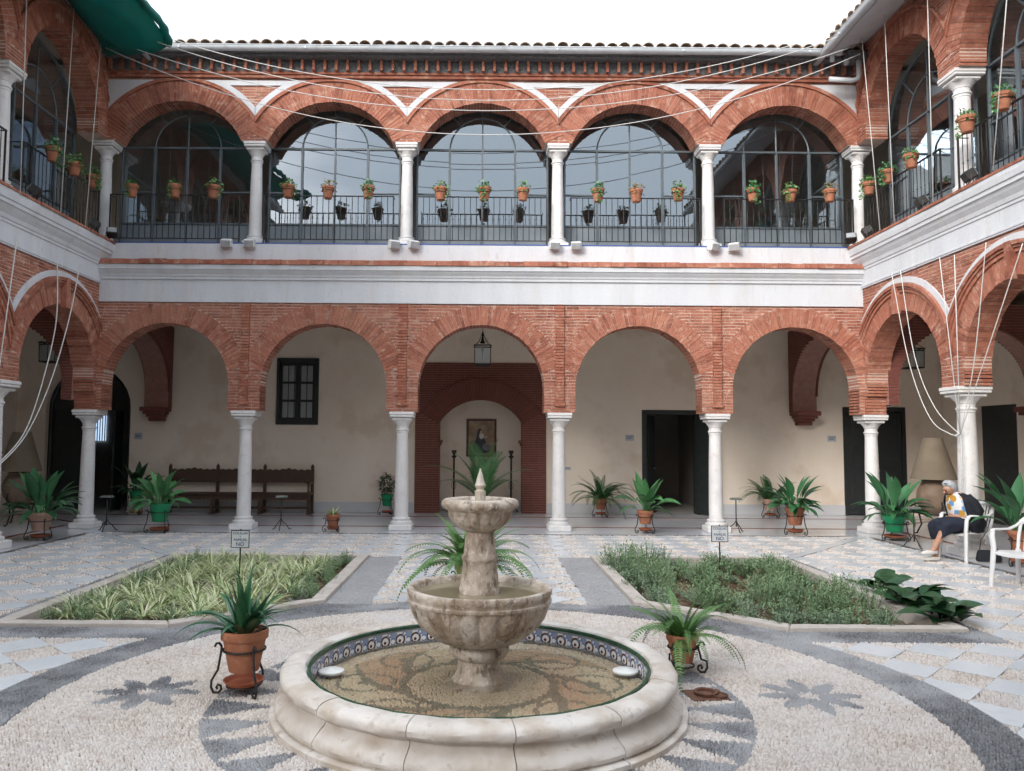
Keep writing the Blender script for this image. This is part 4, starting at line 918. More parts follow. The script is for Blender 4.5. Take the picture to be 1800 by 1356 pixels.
def lantern(label, x, y, zt=4.3, zb=3.26):
    l = thing('lantern', label, 'lantern', (x, y, zb)); w_ = .17; h_ = .40; g = MB()
    for sx in (-1, 1):
        for sy in (-1, 1): g.tube([(sx*w_*.95,sy*w_*.95,0),(sx*w_,sy*w_,h_)], .009, 5)
    g.build('corner_bars', M['iron'], l)
    for zz, ww in ((0,.95),(h_,1.06)):
        MB().tube([(-w_*ww,-w_*ww,zz),(w_*ww,-w_*ww,zz),(w_*ww,w_*ww,zz),(-w_*ww,w_*ww,zz)], .014, 5, closed=True).build('frame_ring', M['iron'], l)
    g = MB()
    for sx in (-1, 1):
        for sy in (-1, 1): g.tube([(sx*w_,sy*w_,h_),(sx*w_*.45,sy*w_*.45,h_+.10),(0,0,h_+.30)], .006, 5)
    g.build('crown_bars', M['iron'], l); MB().lathe([(.0,h_+.05),(.06,h_+.06),(.035,h_+.12),(.02,h_+.2),(.03,h_+.24),(.015,h_+.30)], 10, cap=False).build('canopy', M['iron'], l, True)
    for a in range(4): MB().add([(-w_*.96,-w_*.97,.01),(w_*.96,-w_*.97,.01),(w_,-w_,h_-.01),(-w_,-w_,h_-.01)], [(0,1,2,3)]).build('pane', M['lampglass'], l, False, None, (0,0,a*pi/2))
    MB().tube([(0,0,h_+.3),(0,0,zt-zb)], .006, 5).build('chain', M['iron'], l); MB().lathe([(.012,.1),(.014,.28),(.03,.31),(.028,.35),(0,.38)], 8).build('bulb_holder', M['zinc'], l, True)
M['lampglass'] = glassy('lamp_glass', (.85,.9,.9), .03)
lantern('square iron lantern hanging in front of the brick niche', .03, 16.5); lantern('square iron lantern hanging in the left gallery corner', -9.0, 16.5); lantern('square iron lantern hanging in the right gallery corner', 9.05, 16.5)
# jar lamps with cone shades on iron stands
M['shade'] = mat('parchment_shade', [(.17,.135,.095),(.21,.17,.12)], .8, 4); M['jar'] = mat('clay_jar', [(.17,.115,.08),(.22,.155,.11)], .7, 6, bump=.2, bscale=20)
for (x, y, wd, s_) in ((8.37,14.65,'right',1.0),(-8.93,15.45,'left',1.0)):
    l = thing('jar_lamp', f'big clay jar lamp with a cone-shaped shade in the {wd} gallery corner', 'lamp', (x, y, 0))
    MB().lathe([(.385,1.03),(.16,1.79),(.15,1.785),(.375,1.03)], 36, cap=False).build('lamp_shade', M['shade'], l, 40)
    MB().lathe([(.13,.36),(.20,.42),(.27,.56),(.295,.70),(.28,.82),(.23,.92),(.20,.97),(.21,1.0),(.18,1.01),(.05,1.02),(.03,1.2)], 28).build('jar', M['jar'], l, 40)
    g = MB(); g.tube([(.26*cos(2*pi*k/20),.26*sin(2*pi*k/20),.40) for k in range(20)], .015, 6, closed=True); g.build('stand_ring', M['iron'], l, True)
    for k in range(3):
        a = 2*pi*k/3+.4; MB().tube([(.30*cos(a),.30*sin(a),.62),(.33*cos(a),.33*sin(a),.56),(.26*cos(a),.26*sin(a),.40),(.22*cos(a),.22*sin(a),.2),(.30*cos(a),.30*sin(a),.03),(.36*cos(a),.36*sin(a),.015)], .016, 6).build('leg', M['iron'], l, True)
# standing ashtrays
def ashtray(label, x, y, h=.60):
    a = thing('standing_ashtray', label, 'ashtray', (x, y, 0), 0, None)
    MB().bev(-.10, .10, -.07, .07, h, h+.035, .012).build('tray', M['greymetal'], a); MB().box(-.075, .075, -.05, .05, h+.036, h+.04).build('sand', M['bedl'], a); MB().tube([(0,0,.1),(0,0,h)], .011, 8).build('pole', M['iron'], a, True)
    for k in range(3):
        q = 2*pi*k/3+.6; MB().tube([(0,0,.22),(.04*cos(q),.04*sin(q),.15),(.10*cos(q),.10*sin(q),.10),(.16*cos(q),.16*sin(q),.012),(.20*cos(q),.20*sin(q),.01)], .009, 6).build('foot', M['iron'], a, True)
M['greymetal'] = mat('green_grey_metal', [(.16,.20,.19),(.26,.30,.29)], .4, 10, metal=.4)
ashtray('standing iron ashtray beside the left corner column', -6.80, 14.55); ashtray('standing iron ashtray between the bench and the small spider plant', -3.70, 14.85); ashtray('standing iron ashtray beside the fourth column, behind the right sign', 4.82, 15.0); ashtray('standing ashtray with a tray beside the seated woman', 7.05, 12.95, .62)
# plaques on the cream wall
M['plaque'] = mat('glazed_plaque', [(.42,.46,.52),(.52,.55,.60)], .25, 20)
for (x, zz, w_, h_, t) in ((-7.98,1.73,.09,.075,'near the left brick corbel'),(3.48,1.77,.10,.07,'left of the open doorway'),(8.21,1.78,.10,.07,'left of the dark double door'),(2.03,1.04,.075,.03,'low beside the niche')):
    p = thing('wall_plaque', f'small pale plaque on the cream wall {t}', 'plaque', (x, YW-.012, zz)); MB().bev(-w_, w_, 0, .011, -h_, h_, .003).build('plate', M['plaque'], p)
    for k in range(2 if h_ > .05 else 1): MB().box(-w_*.7, w_*(.7-.3*k), -.0012, .001, .02-.035*k-.008, .02-.035*k+.008).build('lettering', M['frame'], p)
# downpipe at the right corner, floodlights
dp = thing('downpipe', 'zinc downpipe and bend in the right upper corner', 'pipe', (7.0, 14.72, 0)); MB().tube([(-.02,-.05,9.02),(-.0,.05,8.98)], .05, 10).build('outlet', M['zinc'], dp, True)
MB().tube([(.20,-.05,9.0),(.20,-.05,8.72),(.17,-.05,8.64),(.08,-.02,8.62),(-.35,.02,8.66)], .05, 10).build('bend', M['zinc'], dp, True); MB().tube([(-.33,-.1,9.5),(-.33,-.1,8.95)], .045, 10).build('pipe', M['zinc'], dp, True); MB().box(-.05, .35, -.14, .16, 9.0, 9.16).build('hopper', M['slate'], dp)
M['whitemetal'] = mat('white_metal', [(.62,.63,.64),(.72,.73,.73)], .4, 8); M['lens'] = mat('lamp_lens', [(.30,.32,.34),(.42,.44,.46)], .1, 6)
def flood(label, loc, rz, m, tilt=.5, s_=1.0, group=None):
    f = thing('floodlight', label, 'floodlight', loc, rz, group); h = iso('lamp_head', f, (0, 0, .06)); h.rotation_euler = (tilt, 0, 0)
    MB().bev(-.10*s_, .10*s_, -.085*s_, .075*s_, -.07*s_, .08*s_, .014).build('housing', m, h); MB().bev(-.085*s_, .085*s_, -.093*s_, -.086*s_, -.055*s_, .065*s_, .003).build('lens', M['lens'], h)
    MB().tube([(-.105*s_,0,.06),(-.115*s_,0,-.04),(.115*s_,0,-.04),(.105*s_,0,.06)], .008, 5).build('bracket', m, f)
for (x, t) in ((-4.87,'left one under the second column'),(-4.43,'right one under the second column'),(-1.68,'left one under the third column'),(-1.31,'right one under the third column'),(1.38,'left one under the fourth column'),(1.80,'right one under the fourth column'),(4.42,'left one under the fifth column'),(4.82,'right one under the fifth column')):
    flood('white floodlight on the parapet edge, '+t, (x, 14.87, 5.345), random.uniform(-.5,.5), M['whitemetal'], .35, 1.0)
for (x, y, r_, t) in ((-7.0,14.75,.4,'at the left corner on the rear parapet'),(-7.05,14.2,-1.2,'on the left cornice next to the corner column'),(-7.05,12.25,-1.3,'on the left cornice near the viewer'),(7.0,14.75,-.4,'at the right corner on the rear parapet'),(7.05,14.25,1.2,'on the right cornice next to the corner column'),(7.05,12.45,1.3,'on the right cornice below the hanging pots'),(7.05,11.2,1.3,'on the right cornice at the foot of the big upper column')):
    flood('black floodlight '+t, (x, y, 5.50), r_, M['iron'], -.5, .95)
# statue behind the fifth window
st = thing('statue', 'dim robed statue standing behind the rightmost upper window', 'statue', (6.0, 16.6, 5.43))
MB().lathe([(.20,0),(.21,.25),(.19,.6),(.17,.8),(.19,.92),(.10,1.0),(.05,1.03)], 14, flute=lambda a, j: 1+.08*sin(5*a+j)).build('robe', mat('statue_paint', [(.03,.09,.08),(.06,.14,.12)], .6, 6), st, True)
MB().lathe([(.03,1.02),(.075,1.07),(.09,1.15),(.07,1.22),(0,1.25)], 12).build('head', M['jar'], st, True); MB().bev(-.24,.24,-.24,.24,-.0,.05,.01).build('plinth', M['wood'], st)
# ================================================================ plants
M['terra'] = mat('terracotta', [(.30,.115,.062),(.40,.165,.092)], .85, 7, bump=.2, bscale=50, splot=((10,.58,.72,.45,(.46,.28,.20)),))
M['terra_pale'] = mat('pale_terracotta', [(.44,.27,.21),(.54,.36,.29)], .85, 7, bump=.2, bscale=50); M['greenpot'] = mat('green_painted_pot', [(.0,.20,.075),(.012,.27,.11)], .4, 5, splot=((14,.6,.7,.3,(.02,.14,.07)),))
M['saucer'] = mat('saucer_clay', [(.36,.10,.045),(.44,.14,.07)], .55, 6)
def leafmat(name, a, b, rough=.38): 
    m = mat(name, [a, b], rough, 6, 'rand', w=.6); bs = m.node_tree.nodes['Principled BSDF']; bs.inputs['Subsurface Weight'].default_value = 0; return m
M['leaf'] = leafmat('aspidistra_leaf', (.022,.10,.038), (.07,.22,.09)); M['leaf_dk'] = leafmat('dark_leaf', (.012,.05,.02), (.03,.10,.04)); M['leaf_lt'] = leafmat('bright_leaf', (.05,.17,.06), (.10,.27,.10))
M['fern'] = leafmat('fern_green', (.05,.15,.035), (.13,.27,.07), .5); M['fern_dk'] = leafmat('dark_fern', (.022,.085,.028), (.06,.15,.05), .5); M['strap'] = leafmat('strap_leaf', (.015,.075,.035), (.045,.15,.07), .3); M['palm'] = leafmat('palm_green', (.07,.21,.075), (.14,.32,.13), .45)
M['ivy'] = leafmat('pot_foliage', (.06,.17,.045), (.16,.30,.09), .5); M['dry'] = leafmat('dry_foliage', (.16,.15,.06), (.30,.24,.11), .7); M['spider'] = mat('variegated_blade', [(.13,.26,.07),(.42,.51,.22),(.72,.74,.52)], .5, 30, 'attr', w=.8); M['shrub'] = mat('grey_green_shrub', [(.09,.15,.09),(.19,.28,.17),(.30,.37,.24)], .7, 9, 'attr', w=.6); M['santo'] = mat('blue_green_shrub', [(.09,.17,.08),(.20,.31,.16),(.33,.43,.24)], .7, 9, 'attr', w=.6)
def path2(L_, p0, p1, n, pw=1.4):
    x = z_ = 0; out_ = [(0, 0, p0)]
    for k in range(n):
        t = (k+.5)/n; ph = p0+(p1-p0)*t**pw; x += L_/n*sin(ph); z_ += L_/n*cos(ph); out_.append((x, z_, ph))
    return out_
def blade(g, L_, W, p0, p1, pet=.25, fold=.25, n=9, pw=1.4, tip=.75, rz=0.0, org=(0,0,0), twist=0.0, tint=0.0, side_w=.5):
    P = path2(L_, p0, p1, n, pw); vs = []; c_, s_ = cos(rz), sin(rz)
    for k, (x, z_, ph) in enumerate(P):
        t = k/n
        w_ = W*.07 if t < pet else max(W*sin(pi*min(1,((t-pet)/(1-pet))**tip))*.5+W*.01, .0008)
        nx, nz_ = -cos(ph), sin(ph)
        for sg in (-1, 0, 1):
            yy = sg*w_; lift = abs(sg)*fold*w_; X = x+nx*lift; Z = z_+nz_*lift; yy2 = yy*cos(twist*t); Z += yy*sin(twist*t)
            vs.append((org[0]+X*c_-yy2*s_, org[1]+X*s_+yy2*c_, org[2]+Z))
    fs = []
    for k in range(n):
        for q in (0, 1): fs.append((k*3+q, k*3+q+1, k*3+q+4, k*3+q+3))
    g.add(vs, fs, tint)
def leaf_meshes(specs, name, m): 
    r = []
    for (L_, W, p0, p1, pet, tip) in specs:
        g = MB(); blade(g, L_, W, p0, p1, pet, .28, 10, 1.15, tip, twist=random.uniform(-.5,.5)); r.append(g.mesh(name, m, True))
    return r
ASP = {k: leaf_meshes([(.78,.16,.08,.8,.34,.72),(.74,.165,.3,1.5,.34,.72),(.72,.16,.5,2.1,.32,.72),(.62,.15,.6,2.3,.28,.72),(.56,.14,.85,2.5,.28,.72),(.76,.15,.1,.8,.36,.72),(.60,.15,.7,2.0,.30,.72)], 'leaf', M[k]) for k in ('leaf','leaf_dk','leaf_lt')}
STR = leaf_meshes([(.50,.080,.03,.45,.02,.5),(.52,.070,.35,1.7,.02,.5),(.48,.072,.55,2.3,.02,.5),(.42,.072,.15,1.0,.02,.5),(.50,.068,.75,2.5,.02,.5),(.38,.076,.2,.6,.02,.5),(.46,.072,.5,1.9,.02,.5)], 'leaf', M['strap'])
def frond_mesh(L_, W, p0, p1, npair, m, lw=.012, pw=1.3, droop=.2, palm=False):
    g = MB(); n = npair; P = path2(L_, p0, p1, n, pw); g.tube([(x, 0, z_) for x, z_, ph in P], [max(.0012,.0045*(1-k/n)) for k in range(n+1)], 4)
    for k in range(2, n+1):
        x, z_, ph = P[k]; t = k/n; ll = W*(sin(pi*min(1, t**.6*.96))**.7)*random.uniform(.85,1.1); tx, tz = sin(ph), cos(ph); nx, nz_ = -cos(ph), sin(ph)
        for sg in (-1, 1):
            fw = (.75 if palm else .22)*ll; dz = -droop*ll; lift = .25*ll if palm else .05*ll
            tipp = (x+tx*fw+nx*lift, sg*ll, z_+tz*fw+nz_*lift+dz); w_ = lw*(.6+.5*(1-t)); mid = (x+(tipp[0]-x)*.45, tipp[1]*.45, z_+(tipp[2]-z_)*.45+.06*ll)
            g.add([(x-tx*w_*.4,0,z_-tz*w_*.4),(x+tx*w_*.4,0,z_+tz*w_*.4),(mid[0]+tx*w_,mid[1],mid[2]+tz*w_),tipp,(mid[0]-tx*w_,mid[1],mid[2]-tz*w_)], [(0,1,2,4),(2,3,4)])
    return g.mesh('frond', m, False)
FRN = {k: [frond_mesh(L_, W, p0, p1, 28, M[k], .0105, 1.0) for (L_, W, p0, p1) in ((.50,.07,.1,1.0),(.58,.075,.35,2.1),(.62,.065,.6,2.7),(.50,.06,.5,2.3),(.64,.06,.9,2.8),(.48,.065,.15,1.4),(.58,.06,.7,2.5))] for k in ('fern','fern_dk')}
PLM = [frond_mesh(L_, W, p0, p1, 34, M['palm'], .016, 1.2, .25, True) for (L_, W, p0, p1) in ((1.0,.26,.05,.5),(1.15,.25,.5,1.65),(1.1,.24,.7,1.9),(.9,.24,.2,.9))]
def pot_parts(t, d, h, m, zb=0.0, rim=True):
    r = d/2; p = [(r*.62,0),(r*.64,.008),(r*.90,h*.76),(r*.90,h*.775),(r*.985,h*.785),(r,h*.80),(r,h*.985),(r*.985,h),(r*.9,h),(r*.86,h*.9),(r*.82,h*.9)]
    if not rim: p = [(r*.58,0),(r*.62,.01),(r*.72,h*.45),(r*.88,h*.82),(r*.98,h*.93),(r,h),(r*.93,h),(r*.84,h*.9)]
    MB().lathe([(a, b+zb) for a, b in p], 28, cap=True).build('pot', m, t, 35)
    MB().lathe([(0,zb+h*.905),(r*.86,zb+h*.89)], 16, cap=False).build('soil', M['soil'], t)
def put(parent, name, meshes, zb, n, rad, smin, smax, order=None, flat_y=1.0):
    for k in range(n):
        a = 2*pi*(k*.381966)+random.uniform(-.3,.3); i = order[k % len(order)] if order else random.randrange(len(meshes)); s_ = random.uniform(smin, smax); q = rad*sqrt(random.random())
        link(name, meshes[i], parent, (q*cos(a), q*sin(a), zb), (random.uniform(-.22,.22), random.uniform(-.18,.22), a), (s_, s_*random.uniform(.8,1.15), s_))
def stand(label, x, y, d, zr, h_leg=.0, rot=0.3):
    s = thing('plant_stand', label, 'plant stand', (x, y, 0), rot); r = d/2*1.03; rf = r+.05
    MB().tube([(r*cos(2*pi*k/28), r*sin(2*pi*k/28), zr) for k in range(28)], .0075, 6, closed=True).build('ring', M['iron'], s, True)
    MB().tube([(r*.8*cos(2*pi*k/24), r*.8*sin(2*pi*k/24), .055) for k in range(24)], .006, 6, closed=True).build('lower_ring', M['iron'], s, True)
    P = []
    for k in range(9): a = 2.6-k*.42; P.append((r+.034+.026*cos(a)*(.5+.06*k), zr+.018+.026*sin(a)*(.5+.06*k)))
    P = P[::-1]; top = [(r+.03, zr+.03),(r+.012, zr+.045),(r+.004, zr+.02)]
    prof = [(r+.055,zr+.02),(r+.045,zr+.04),(r+.025,zr+.042),(r+.01,zr+.02),(r+.012,zr-.01),(r+.03,zr*.55),(rf+.02,.09),(rf+.022,.045),(rf+.005,.012),(rf-.025,.010),(rf-.045,.03),(rf-.04,.055),(rf-.022,.062),(rf-.012,.045),(rf-.022,.034)]
    me = MB().tube([(a, 0, b) for a, b in prof], .0085, 6).mesh('leg', M['iron'], True)
    for k in range(3): link('leg', me, s, (0,0,0), (0,0,2*pi*k/3))
    return s
def saucer(label, x, y, d, zz=.06):
    r = d/2*.86; s = MB().lathe([(r*.8,0),(r,.03),(r*1.02,.034),(r*.95,.034),(r*.78,.010),(0,.009)], 24).build('saucer', M['saucer'], None, 35, (x, y, zz)); return T(s, label, 'saucer')
def floor_pot(x, y, d, zb, h, potm, what, where, fill, rot=.3, sauc=True, pale=''):
    t = thing('potted_plant', f'{what} {where}', 'potted plant', (x, y, 0), rot); pot_parts(t, d, h, M[potm], zb, potm != 'greenpot'); fill(t, zb+h*.88)
    stand(f'scrolled iron stand holding the {what.split(" in ")[0]} {where}', x, y, d*.86, zb+h*.52, rot=rot+1.0)
    if sauc: saucer(f'red clay saucer under the {what.split(" in ")[0]} {where}', x, y, d)
    return t
asp = lambda k, n, s0, s1, d: (lambda t, zt: put(t, 'leaf', ASP[k], zt-.02, n, d*.3, s0, s1))
fer = lambda k, n, s0, s1, d: (lambda t, zt: put(t, 'frond', FRN[k], zt-.02, n, d*.25, s0, s1))
random.seed(33)
floor_pot(-7.25, 13.20, .38, .16, .30, 'terra_pale', 'aspidistra in a pale clay pot', 'left of the corner column', asp('leaf',44,.85,1.15,.38))
floor_pot(-5.74, 14.32, .42, .20, .32, 'greenpot', 'aspidistra in a bright green pot', 'in front of the bench', asp('leaf_lt',34,.75,1.0,.42))
floor_pot(-7.55, 17.5, .32, .25, .28, 'greenpot', 'dark aspidistra in a small green pot', 'by the black arched doorway', asp('leaf_dk',22,.8,1.1,.3))
def spider_fill(t, zt):
    g = MB()
    for k in range(46): a = random.uniform(0,2*pi); blade(g, random.uniform(.16,.30), .014, random.uniform(.1,.6), random.uniform(1.4,2.6), 0, .2, 6, 1.2, .6, a, (.03*cos(a),.03*sin(a),zt-.01), 0, random.uniform(.05,1))
    kind(g.build('foliage', M['spider'], t, True), 'stuff')
floor_pot(-2.69, 14.62, .27, .10, .22, 'terra', 'small spider plant in a clay pot', 'on the gallery edge', spider_fill)
def shrub_fill(t, zt):
    g = MB()
    for k in range(900):
        u = random.gauss(0,1), random.gauss(0,1), random.gauss(0,1); l = sqrt(sum(q*q for q in u)); r_ = .22*random.uniform(.35,1)**.5; p = (u[0]/l*r_, u[1]/l*r_, zt+.26+u[2]/l*r_*1.15); a = random.uniform(0,6.28); s_ = random.uniform(.03,.05)
        b = random.uniform(-1,1); g.add([p, (p[0]+s_*cos(a), p[1]+s_*sin(a), p[2]+s_*.5*b), (p[0]+2*s_*cos(a+.3), p[1]+2*s_*sin(a+.3), p[2]+s_*b), (p[0]+s_*cos(a+.8), p[1]+s_*sin(a+.8), p[2]+s_*b*.6)], [(0,1,2,3)])
    g.tube([(0,0,zt-.02),(.01,0,zt+.15)], .01, 5); kind(g.build('foliage', M['leaf_dk'], t), 'stuff')
floor_pot(-2.10, 17.95, .30, .20, .26, 'greenpot', 'bushy dark shrub in a green pot', 'beside the third column', shrub_fill)
floor_pot(2.70, 17.85, .30, .16, .25, 'terra', 'arching fern in a clay pot', 'against the wall right of the niche', fer('fern_dk',34,1.2,1.6,.3))
floor_pot(3.05, 14.72, .30, .17, .25, 'terra', 'bright aspidistra in a clay pot', 'in front of the open doorway', asp('leaf_lt',24,.8,1.05,.28))
floor_pot(6.50, 17.85, .32, .16, .26, 'terra_pale', 'dark fern in a clay pot', 'against the wall behind the right aspidistra', fer('fern_dk',34,1.15,1.5,.3))
floor_pot(5.78, 14.62, .35, .18, .32, 'terra', 'leafy aspidistra in a clay pot', 'between the fifth and corner columns', asp('leaf',44,.8,1.05,.34))
floor_pot(7.20, 13.85, .42, .15, .28, 'greenpot', 'aspidistra in a green pot', 'in front of the right corner column', asp('leaf',34,.95,1.25,.42))
floor_pot(7.50, 11.05, .34, .22, .28, 'terra', 'tall aspidistra in a clay pot', 'behind the empty white chair', asp('leaf',26,1.0,1.35,.34))
def clivia(t, zt): put(t, 'leaf', STR, zt-.02, 34, .05, .8, 1.05)
tfl = floor_pot(-1.575, 5.42, .31, .15, .27, 'terra', 'strap-leaved plant in a clay pot', 'at the left of the pool', clivia, .2, True)
floor_pot(1.50, 5.95, .235, .08, .20, 'terra', 'pale fern in a small clay pot', 'at the right of the pool', fer('fern',34,.6,.95,.2), .9, False)
floor_pot(-.10, 8.55, .34, .12, .26, 'terra', 'spreading fern in a pot', 'behind the fountain', fer('fern',60,1.0,1.5,.4), 0, False)
def palm_fill(t, zt):
    spec = [(0,.1,1.0),(0,2.2,.95),(0,3.9,.9),(3,5.4,1.0),(3,1.2,1.0),(1,0.05,.85),(1,pi-.1,.95),(2,.7,.8),(2,2.6,.8),(3,3.2,1.0),(3,.3,.9)]
    for i, a, s_ in spec: link('frond', PLM[i], t, (.02*cos(a), .02*sin(a), zt-.05), (0,0,a), s_*1.35)
floor_pot(0.02, 17.35, .36, .18, .30, 'terra', 'young palm in a pot', 'in front of the painting', palm_fill, 0, False)
# little pots hooked on the railings
def ivy_mesh(m, n, seed, trail):
    rr = random.Random(seed); g = MB()
    for k in range(n):
        a = rr.uniform(0,2*pi); q = rr.uniform(.02,.16); zz = rr.uniform(-.02,.15)-(q*.5 if q > .1 else 0); p = Vector((q*cos(a), q*sin(a), zz))
        if rr.random() < trail: p = Vector((.12*cos(seed)+rr.uniform(-.05,.05), -.10+rr.uniform(-.04,.02), rr.uniform(-.28,.05)))
        s_ = rr.uniform(.016,.030); t1 = Vector((rr.gauss(0,1),rr.gauss(0,1),rr.gauss(0,.6))).normalized(); t2 = t1.cross(Vector((rr.gauss(0,1),rr.gauss(0,1),rr.gauss(0,1)))).normalized()
        g.add([p-t1*s_, p+t2*s_*.8, p+t1*s_*1.1, p-t2*s_*.8], [(0,1,2,3)])
    for k in range(7): a = k*.9; g.tube([(0,0,-.05),(.06*cos(a),.06*sin(a),.05),(.12*cos(a),.12*sin(a),.06+.03*sin(k))], .003, 3)
    return g.mesh('foliage', m)
IV = [ivy_mesh(M['ivy'],110,1,.1), ivy_mesh(M['ivy'],130,2,.35), ivy_mesh(M['dry'],90,3,.05), ivy_mesh(M['ivy'],80,4,.0), ivy_mesh(M['leaf_lt'],140,5,.3)]
hp = thing('tmp', 'x', 'x'); pot_parts(hp, .25, .24, M['terra']); POTM = [c.data for c in hp.children]
for c in list(hp.children): bpy.data.objects.remove(c)
bpy.data.objects.remove(hp)
RINGM = MB().tube([(.112*cos(2*pi*k/20), .112*sin(2*pi*k/20), .15) for k in range(20)], .006, 5, closed=True).tube([(0,.112,.15),(0,.13,.2),(0,.15,.24)], .006, 5).mesh('hook_ring', M['iron'], True)
def rail_pot(label, loc, rz, i):
    t = thing('hanging_pot', label, 'plant pot', loc, rz, 'clay pots hooked on the gallery railings')
    link('pot', POTM[0], t, (0,0,0), (random.uniform(-.06,.06), random.uniform(-.06,.06), 0), random.uniform(.94,1.04)); link('soil', POTM[1], t); link('hook_ring', RINGM, t); f = link('foliage', IV[i % 5], t, (0,0,.22), (0,0,random.uniform(-.5,.5)), random.uniform(.85,1.15)); kind(f, 'stuff')
idx = [1,1,0, 0,2,4, 0,4,3, 4,2,1, 4,1,2]; q = 0
for i in range(5):
    for j, w3 in enumerate(('left','middle','right')):
        rail_pot(f'clay pot on the railing of the {ORD[i]} upper arch, the {w3} one', ((CX[i]+CX[i+1])/2+(j-1)*.765+random.uniform(-.04,.04), 14.90, 6.29+random.uniform(-.02,.02)), 0, idx[q]); q += 1
for (y, i, t) in ((14.30,1,'nearest the corner'),(13.62,0,'in the middle'),(12.92,4,'nearest the viewer')):
    rail_pot(f'clay pot on the left gallery railing, {t}', (-7.17, y, 6.28), pi/2, i)
for (y, i, t) in ((14.35,1,'nearest the corner column'),(13.68,4,'second from the corner'),(12.91,0,'third from the corner'),(11.38,1,'beside the big upper column with trailing ivy'),(10.59,4,'at the right edge')):
    rail_pot(f'clay pot on the right gallery railing, {t}', (7.17, y, 6.28), -pi/2, i)
# bed planting
def clump_spider(seed):
    rr = random.Random(seed); g = MB(); st_ = random.getstate(); random.seed(seed)
    for k in range(64):
        a = random.uniform(0,2*pi); r_ = .05*random.random(); L_ = random.uniform(.22,.42); p0 = random.uniform(.1,.7); p1 = random.uniform(1.3,2.6)
        blade(g, L_, .013, p0, p1, 0, .1, 6, 1.2, .5, a, (r_*cos(a), r_*sin(a), 0), 0, random.choice((.15,.5,.75,.9,1.0)))
    random.setstate(st_); return g.mesh('spider_plant', M['spider'], True)
def clump_shrub(seed, m, h, w_, n=520):
    rr = random.Random(seed); g = MB()
    for k in range(26):
        a = rr.uniform(0,6.28); sp_ = rr.uniform(.1,1)*w_; tip = (sp_*cos(a), sp_*sin(a), h*rr.uniform(.55,1.0)*(1-.3*sp_/w_)); b0 = (.25*sp_*cos(a), .25*sp_*sin(a), 0)
        tn = rr.uniform(.05,1)
        for q in range(n//26):
            t = rr.uniform(.12,1.02); p = [b0[i]+(tip[i]-b0[i])*t+rr.gauss(0,.012) for i in range(3)]; aa = rr.uniform(0,6.28); s_ = rr.uniform(.010,.022); dz = rr.uniform(-.3,1.2)*s_
            g.add([p, (p[0]+s_*cos(aa+.45)*.8, p[1]+s_*sin(aa+.45)*.8, p[2]+dz*.7), (p[0]+1.6*s_*cos(aa), p[1]+1.6*s_*sin(aa), p[2]+dz*1.4), (p[0]+s_*cos(aa-.45)*.8, p[1]+s_*sin(aa-.45)*.8, p[2]+dz*.5)], [(0,1,2,3)], min(1, max(.02, tn*.5+.5*rr.random())))
        g.tube([b0, tip], .0022, 3, .05)
    return g.mesh('shrub', m)
SPD = [clump_spider(s_) for s_ in (1,2,3,4)]; SHR = [clump_shrub(s_, M['santo'], .34, .22, 900) for s_ in (5,6,7,8)]; SHS = [clump_shrub(s_, M['shrub'], .20, .18, 620) for s_ in (9,10,11)]
def ok_bed(x, y, m_=.20):
    return BX0+m_ < x < BX1-.36 and BY0+m_+.04 < y < BY1-.34 and (y-CUT[1]) > -(x-BX0)*(CUT[1]-BY0)/(CUT[0]-BX0)+m_*1.35
random.seed(101); pts = []
def scatter(n, md, cond):
    r = []; tries = 0
    while len(r) < n and tries < 6000:
        tries += 1; x = random.uniform(BX0, BX1); y = random.uniform(BY0, BY1)
        if ok_bed(x, y) and cond(x, y) and all((x-a)**2+(y-b)**2 > md*md for a, b in r): r.append((x, y))
    return r
edge = lambda x, y: y < BY0+.48 or (x < BX0+.5 and y > 8.7) or x > BX1-.3
for (x, y) in scatter(95, .25, lambda x, y: not (y < BY0+.40 or x < BX0+.55)):
    o = link('spider_plant', random.choice(SPD), None, (-x, y, -.06), (0,0,random.uniform(0,6.3)), (random.uniform(.8,1.3),random.uniform(.8,1.2),random.uniform(.6,1.1))); T(o, 'green and cream striped spider plant in the left flower bed', 'plant', 'spider plants of the left bed')
for (x, y) in scatter(44, .22, lambda x, y: y < BY0+.40 or (x < BX0+.45 and y > 8.5) or (x > BX1-.55)):
    o = link('low_shrub', random.choice(SHR), None, (-x, y, -.06), (0,0,random.uniform(0,6.3)), random.uniform(.55,.8)); T(o, 'low blue-green shrub edging the left flower bed', 'shrub', 'low shrubs edging the left bed')
for (x, y) in scatter(72, .26, lambda x, y: (x > BX0+.35 or y > 9.8) and not (x < 2.35 and y < 9.0) and y > BY0+.42 and sin(x*5.1+1)*sin(y*3.7)<.72):
    o = link('shrub', random.choice(SHR+SHR+SHS), None, (x, y, -.06), (random.uniform(-.15,.15),random.uniform(-.15,.15),random.uniform(0,6.3)), (random.uniform(.8,1.3),random.uniform(.8,1.3),random.choice((.5,.65,.8,1.0,1.25)))); T(o, 'loose grey-green shrub in the right flower bed', 'shrub', 'shrubs of the right bed')
for (x, y) in scatter(26, .24, lambda x, y: (y < BY0+.5 or x < BX0+.45)):
    o = link('low_shrub', random.choice(SHS), None, (x, y, -.06), (0,0,random.uniform(0,6.3)), random.uniform(.8,1.2)); T(o, 'small pale green shrub at the edge of the right flower bed', 'shrub', 'pale shrubs edging the right bed')
lit = MB(); random.seed(77)          # dry leaf litter on the soil of both beds
